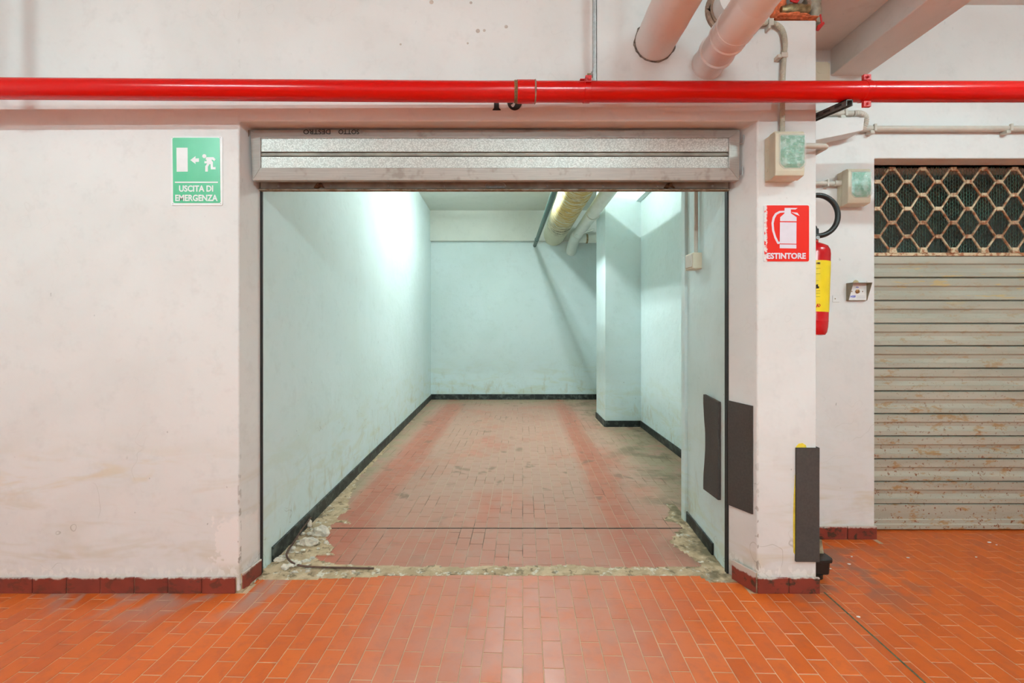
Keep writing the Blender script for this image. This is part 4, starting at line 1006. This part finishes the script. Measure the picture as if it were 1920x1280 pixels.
xs0 = P(1671, 0, YQ).x; pit = P(1671+57.2, 0, YQ).x - xs0
rows = [P(0, y, YQ).z for y in (317.5, 341.5, 366, 391.8, 417.8, 443.4, 467.5)]
nlo, nhi = -3, int((SX1-xs0)/pit*2) + 2
for r in range(6):
    zt_, zb2 = rows[r]-.005, rows[r+1]+.005
    pts = []
    for k in range(nlo, nhi):
        x = xs0 + k*pit/2; up = (k % 2 == 0) == (r % 2 == 0); z = zt_ if up else zb2
        for s in (-.024, .024): pts.append((x+s, YQ-.004, z))
    pts = [p for p in pts if SX0-.03 < p[0] < SX1+.03]
    if pts: MB().tube(pts, .0068, 7).build('grille_bar', M_GRILLE, t, True)
cm_ = None
for r in range(0, 6):
    for k in range(nlo, nhi):
        x = xs0 + k*pit/2; up = (k % 2 == 0) == (r % 2 == 0)
        if not up or not (SX0+.0 < x < SX1): continue
        if cm_ is None:
            o = MB().box(x-.020, x+.020, YQ-.014, YQ+.006, rows[r]-.013, rows[r]+.013).build('clasp', M_GRILLE, t, bevel=.003); cm_ = o.data
        else:
            o = link('clasp', cm_, (x, YQ-.004, rows[r]), t, .003)
for k in range(nlo, nhi):
    x = xs0 + k*pit/2
    if k % 2 == 0 and SX0 < x < SX1-.03:
        MB().loft([(x-.027, YQ-.02, zg0), (x+.027, YQ-.02, zg0), (x+.027, YQ+.01, zg0), (x-.027, YQ+.01, zg0)], [(x-.020, YQ-.015, zg0+.038), (x+.020, YQ-.015, zg0+.038), (x+.020, YQ+.01, zg0+.038), (x-.020, YQ+.01, zg0+.038)]).build('grille_foot', M_GRILLE, t, bevel=.003)
# fine hexagon-like wire screen behind the bars: zigzag wires
m = MB(); cw, chh = .0185, .0125; yw_ = YQ+.022
nz_ = int((zg1-zg0)/chh) + 1; nx_ = int((SX1-SX0)/cw) + 1
vv, ff = [], []; wr_ = .0014
for i in range(nx_+1):
    for k in range(nz_):
        z0 = zg0 + k*chh; s0 = .25 if (k//1) % 2 == 0 else -.25; s1 = -s0
        if i % 2: s0, s1 = -s0, -s1
        x0_ = SX0 + i*cw + s0*cw*.9; x1_ = SX0 + i*cw + s1*cw*.9
        n = len(vv)
        vv += [(x0_-wr_, yw_, z0), (x0_+wr_, yw_, z0), (x0_, yw_+.002, z0), (x1_-wr_, yw_, z0+chh), (x1_+wr_, yw_, z0+chh), (x1_, yw_+.002, z0+chh)]
        ff += [(n, n+1, n+4, n+3), (n+1, n+2, n+5, n+4), (n+2, n, n+3, n+5)]
o = obj('wire_screen', vv, ff, M_WIRE, t, recalc=False); o['kind'] = 'stuff'

# ------------------------------------------------------------------ pipes and switch inside the garage
t = thing('insulated_duct', (.83, 8.4, 2.86), 'thick yellow stained insulated duct under the garage ceiling', 'duct')
n = 99; pts = [Vector((.83, 8.52 - i*.06, 3.06)) for i in range(n)]
MB().tube(pts, [.198 + .006*nz3(i*.9, 1.7) - (.006 if i % 11 == 0 else 0) for i in range(n)], 32).build('wrap', M_DUCT, t, True)
t = thing('service_pipe', (.50, 8.4, 2.85), 'thin dark green pipe running beside the yellow duct', 'pipe')
MB().tube([(.475, 8.52, 2.87), (.485, 6.0, 2.84), (.49, 2.62, 2.80)], .032, 14).build('pipe', M_GPIPE, t, True)
MB().tube([(.475, 7.9, 2.863), (.475, 7.86, 2.863)], .038, 14).build('socket', M_GPIPE, t, True)
t = thing('garage_drain_pipe', (1.17, 8.2, 2.83), 'white plastic drain pipe between the duct and the garage pier', 'pipe')
MB().tube([(1.165, 7.95, 2.93), (1.16, 3.60, 2.96), (1.16, 3.45, 2.99), (1.16, 3.38, 3.08), (1.16, 3.36, 3.5)], .088, 24).build('pipe', M_PVCG, t, True)
MB().tube(bez([(1.165, 7.75, 2.932), (1.165, 8.0, 2.93), (1.163, 8.2, 2.90), (1.16, 8.36, 2.84), (1.155, 8.52, 2.76)], 5), .097, 24).build('elbow', M_PVCG, t, True)
for yy in (7.72, 6.35):
    MB().tube([(1.165, yy+.03, 2.93), (1.165, yy+.025, 2.93), (1.165, yy-.025, 2.935), (1.165, yy-.03, 2.935)], [.09, .098, .098, .09], 24).build('ring', M_PVCG, t, True)
MB().tube([(1.17, 8.15, 2.93), (1.78, 8.15, 2.93)], .075, 20).build('branch', M_PVCG, t, True)
MB().tube([(1.37, 8.15, 2.93), (1.40, 8.15, 2.93)], .084, 20).build('ring', M_BRASS, t, True)
MB().tube([(1.10, 7.5, 2.86), (1.302, 7.0, 2.855)], .012, 8).build('support_rod', M_PVCG, t, True)
sx, sy = jr(2.98), 2.98
q = P(1302, 475, 2.98)
t = thing('light_switch', (sx-.03, sy, 1.80), 'cream surface light switch on the mint jamb block', 'switch')
zs0, zs1 = P(0, 504, 2.92).z, P(0, 474, 2.92).z
MB().box(sx-.062, sx+.004, 2.895, 3.02, zs0, zs1).build('box', M_BOX, t, bevel=.005)
MB().box(sx-.068, sx-.060, 2.905, 3.01, zs0+.012, zs1-.010).build('rocker', M_CONDUIT, t, bevel=.002)
t = thing('switch_conduit', (sx-.015, 2.95, zs1), 'thin conduit dropping down to the cream light switch', 'conduit')
MB().tube([(sx-.022, 2.945, zs1-.002), (sx-.022, 2.945, 3.45)], .0125, 12).build('pipe', M_CONDUIT, t, True)
MB().box(sx-.030, sx+.004, 2.93, 2.96, 2.52, 2.545).build('clip', M_CONDUIT, t, bevel=.002)

# screw holes and plugs left in the plaster above the red pipe
for i, (px, py, r) in enumerate(((809, 4, .006), (883, 5, .004), (896, 58, .006), (908, 57, .004), (949, 50, .005), (751, 83, .003), (877, 81, .003))):
    q = P(px, py, Y_WALL)
    o = MB().lathe([(r*1.9, 0), (r*1.5, .002), (r*.6, .0025)], (q.x, Y_WALL+.0005, q.z), (0, -1, 0), 12).build('wall_plug', plain('plug_filler', (.55, .47, .42), .9), None, True)
    lb = ['rightmost plug of the upper pair at the picture top, left one', 'small plug at the picture top right of another', 'largest filled plug hole above the red pipe', 'plug touching the largest filled hole', 'single plug right of the largest filled hole', 'tiny plug far left just above the red pipe', 'tiny plug below the largest filled hole'][i]
    lb = ['brown wall plug at the top edge, left of its pair', 'brown wall plug at the top edge, right of its pair'][i] if i < 2 else lb
    tag(o, lb, 'wall plug', 'old wall plugs above the red pipe')

# ------------------------------------------------------------------ lamps (tubes in their fittings, on the ceilings)
def lamp(c, axis, length, mat, label, n=2):
    ax = Vector(axis).normalized(); sd = Vector((-ax.y, ax.x, 0)); c = Vector(c)
    t = thing('fluorescent_lamp', c, label, 'lamp', 'fluorescent ceiling lamps')
    def bx_(l, wd, z0, z1): return [c + ax*s*l/2 + sd*r*wd/2 + Vector((0,0,z)) for z in (z0, z1) for s, r in ((-1,-1),(1,-1),(1,1),(-1,1))]
    q = bx_(length+.06, .07 + .05*(n-1), .045, .10); MB().loft(q[:4], q[4:]).build('housing', M_LAMPB, t, bevel=.004)
    for s in (-1, 1):
        e = c + ax*s*(length/2+.012); MB().box(e.x-.02, e.x+.02, e.y-.03, e.y+.03, e.z-.02, e.z+.05).build('end_holder', M_LAMPB, t, bevel=.004)
    for k in range(n):
        o = sd * ((k-(n-1)/2) * .06)
        MB().tube([c + o - ax*length/2, c + o + ax*length/2], .0155, 4, False).build('tube', mat, t)
    return t
ML, MR, MFill, MG, MG2 = emit('tube_left', COL_WARM, LAMP_L), emit('tube_right', COL_WARM, LAMP_R), emit('tube_fill', COL_WARM, LAMP_FILL), emit('tube_garage', COL_COOL, LAMP_G), emit('tube_duct', COL_COOL, LAMP_G2)
lamp((-2.7, -.5, 3.30), (1, 0, 0), 1.2, ML, 'twin tube ceiling lamp over the left part of the corridor')
lamp((3.0, .75, 3.29), (1, 0, 0), 1.0, MR, 'short twin tube ceiling lamp right of the deep beam')
lamp((.85, -2.0, 3.30), (1, 0, 0), 1.2, MFill, 'added twin tube fill lamp, unseen at the rear of the corridor')  # added behind the camera as frontal fill for the walls
lamp((.26, 5.8, 3.385), (0, 1, 0), 1.2, MG, 'twin tube lamp lengthwise along the middle of the garage ceiling')
lamp((.76, 5.2, 3.385), (0, 1, 0), .6, MG2, 'short single tube lamp above the yellow duct', 1)
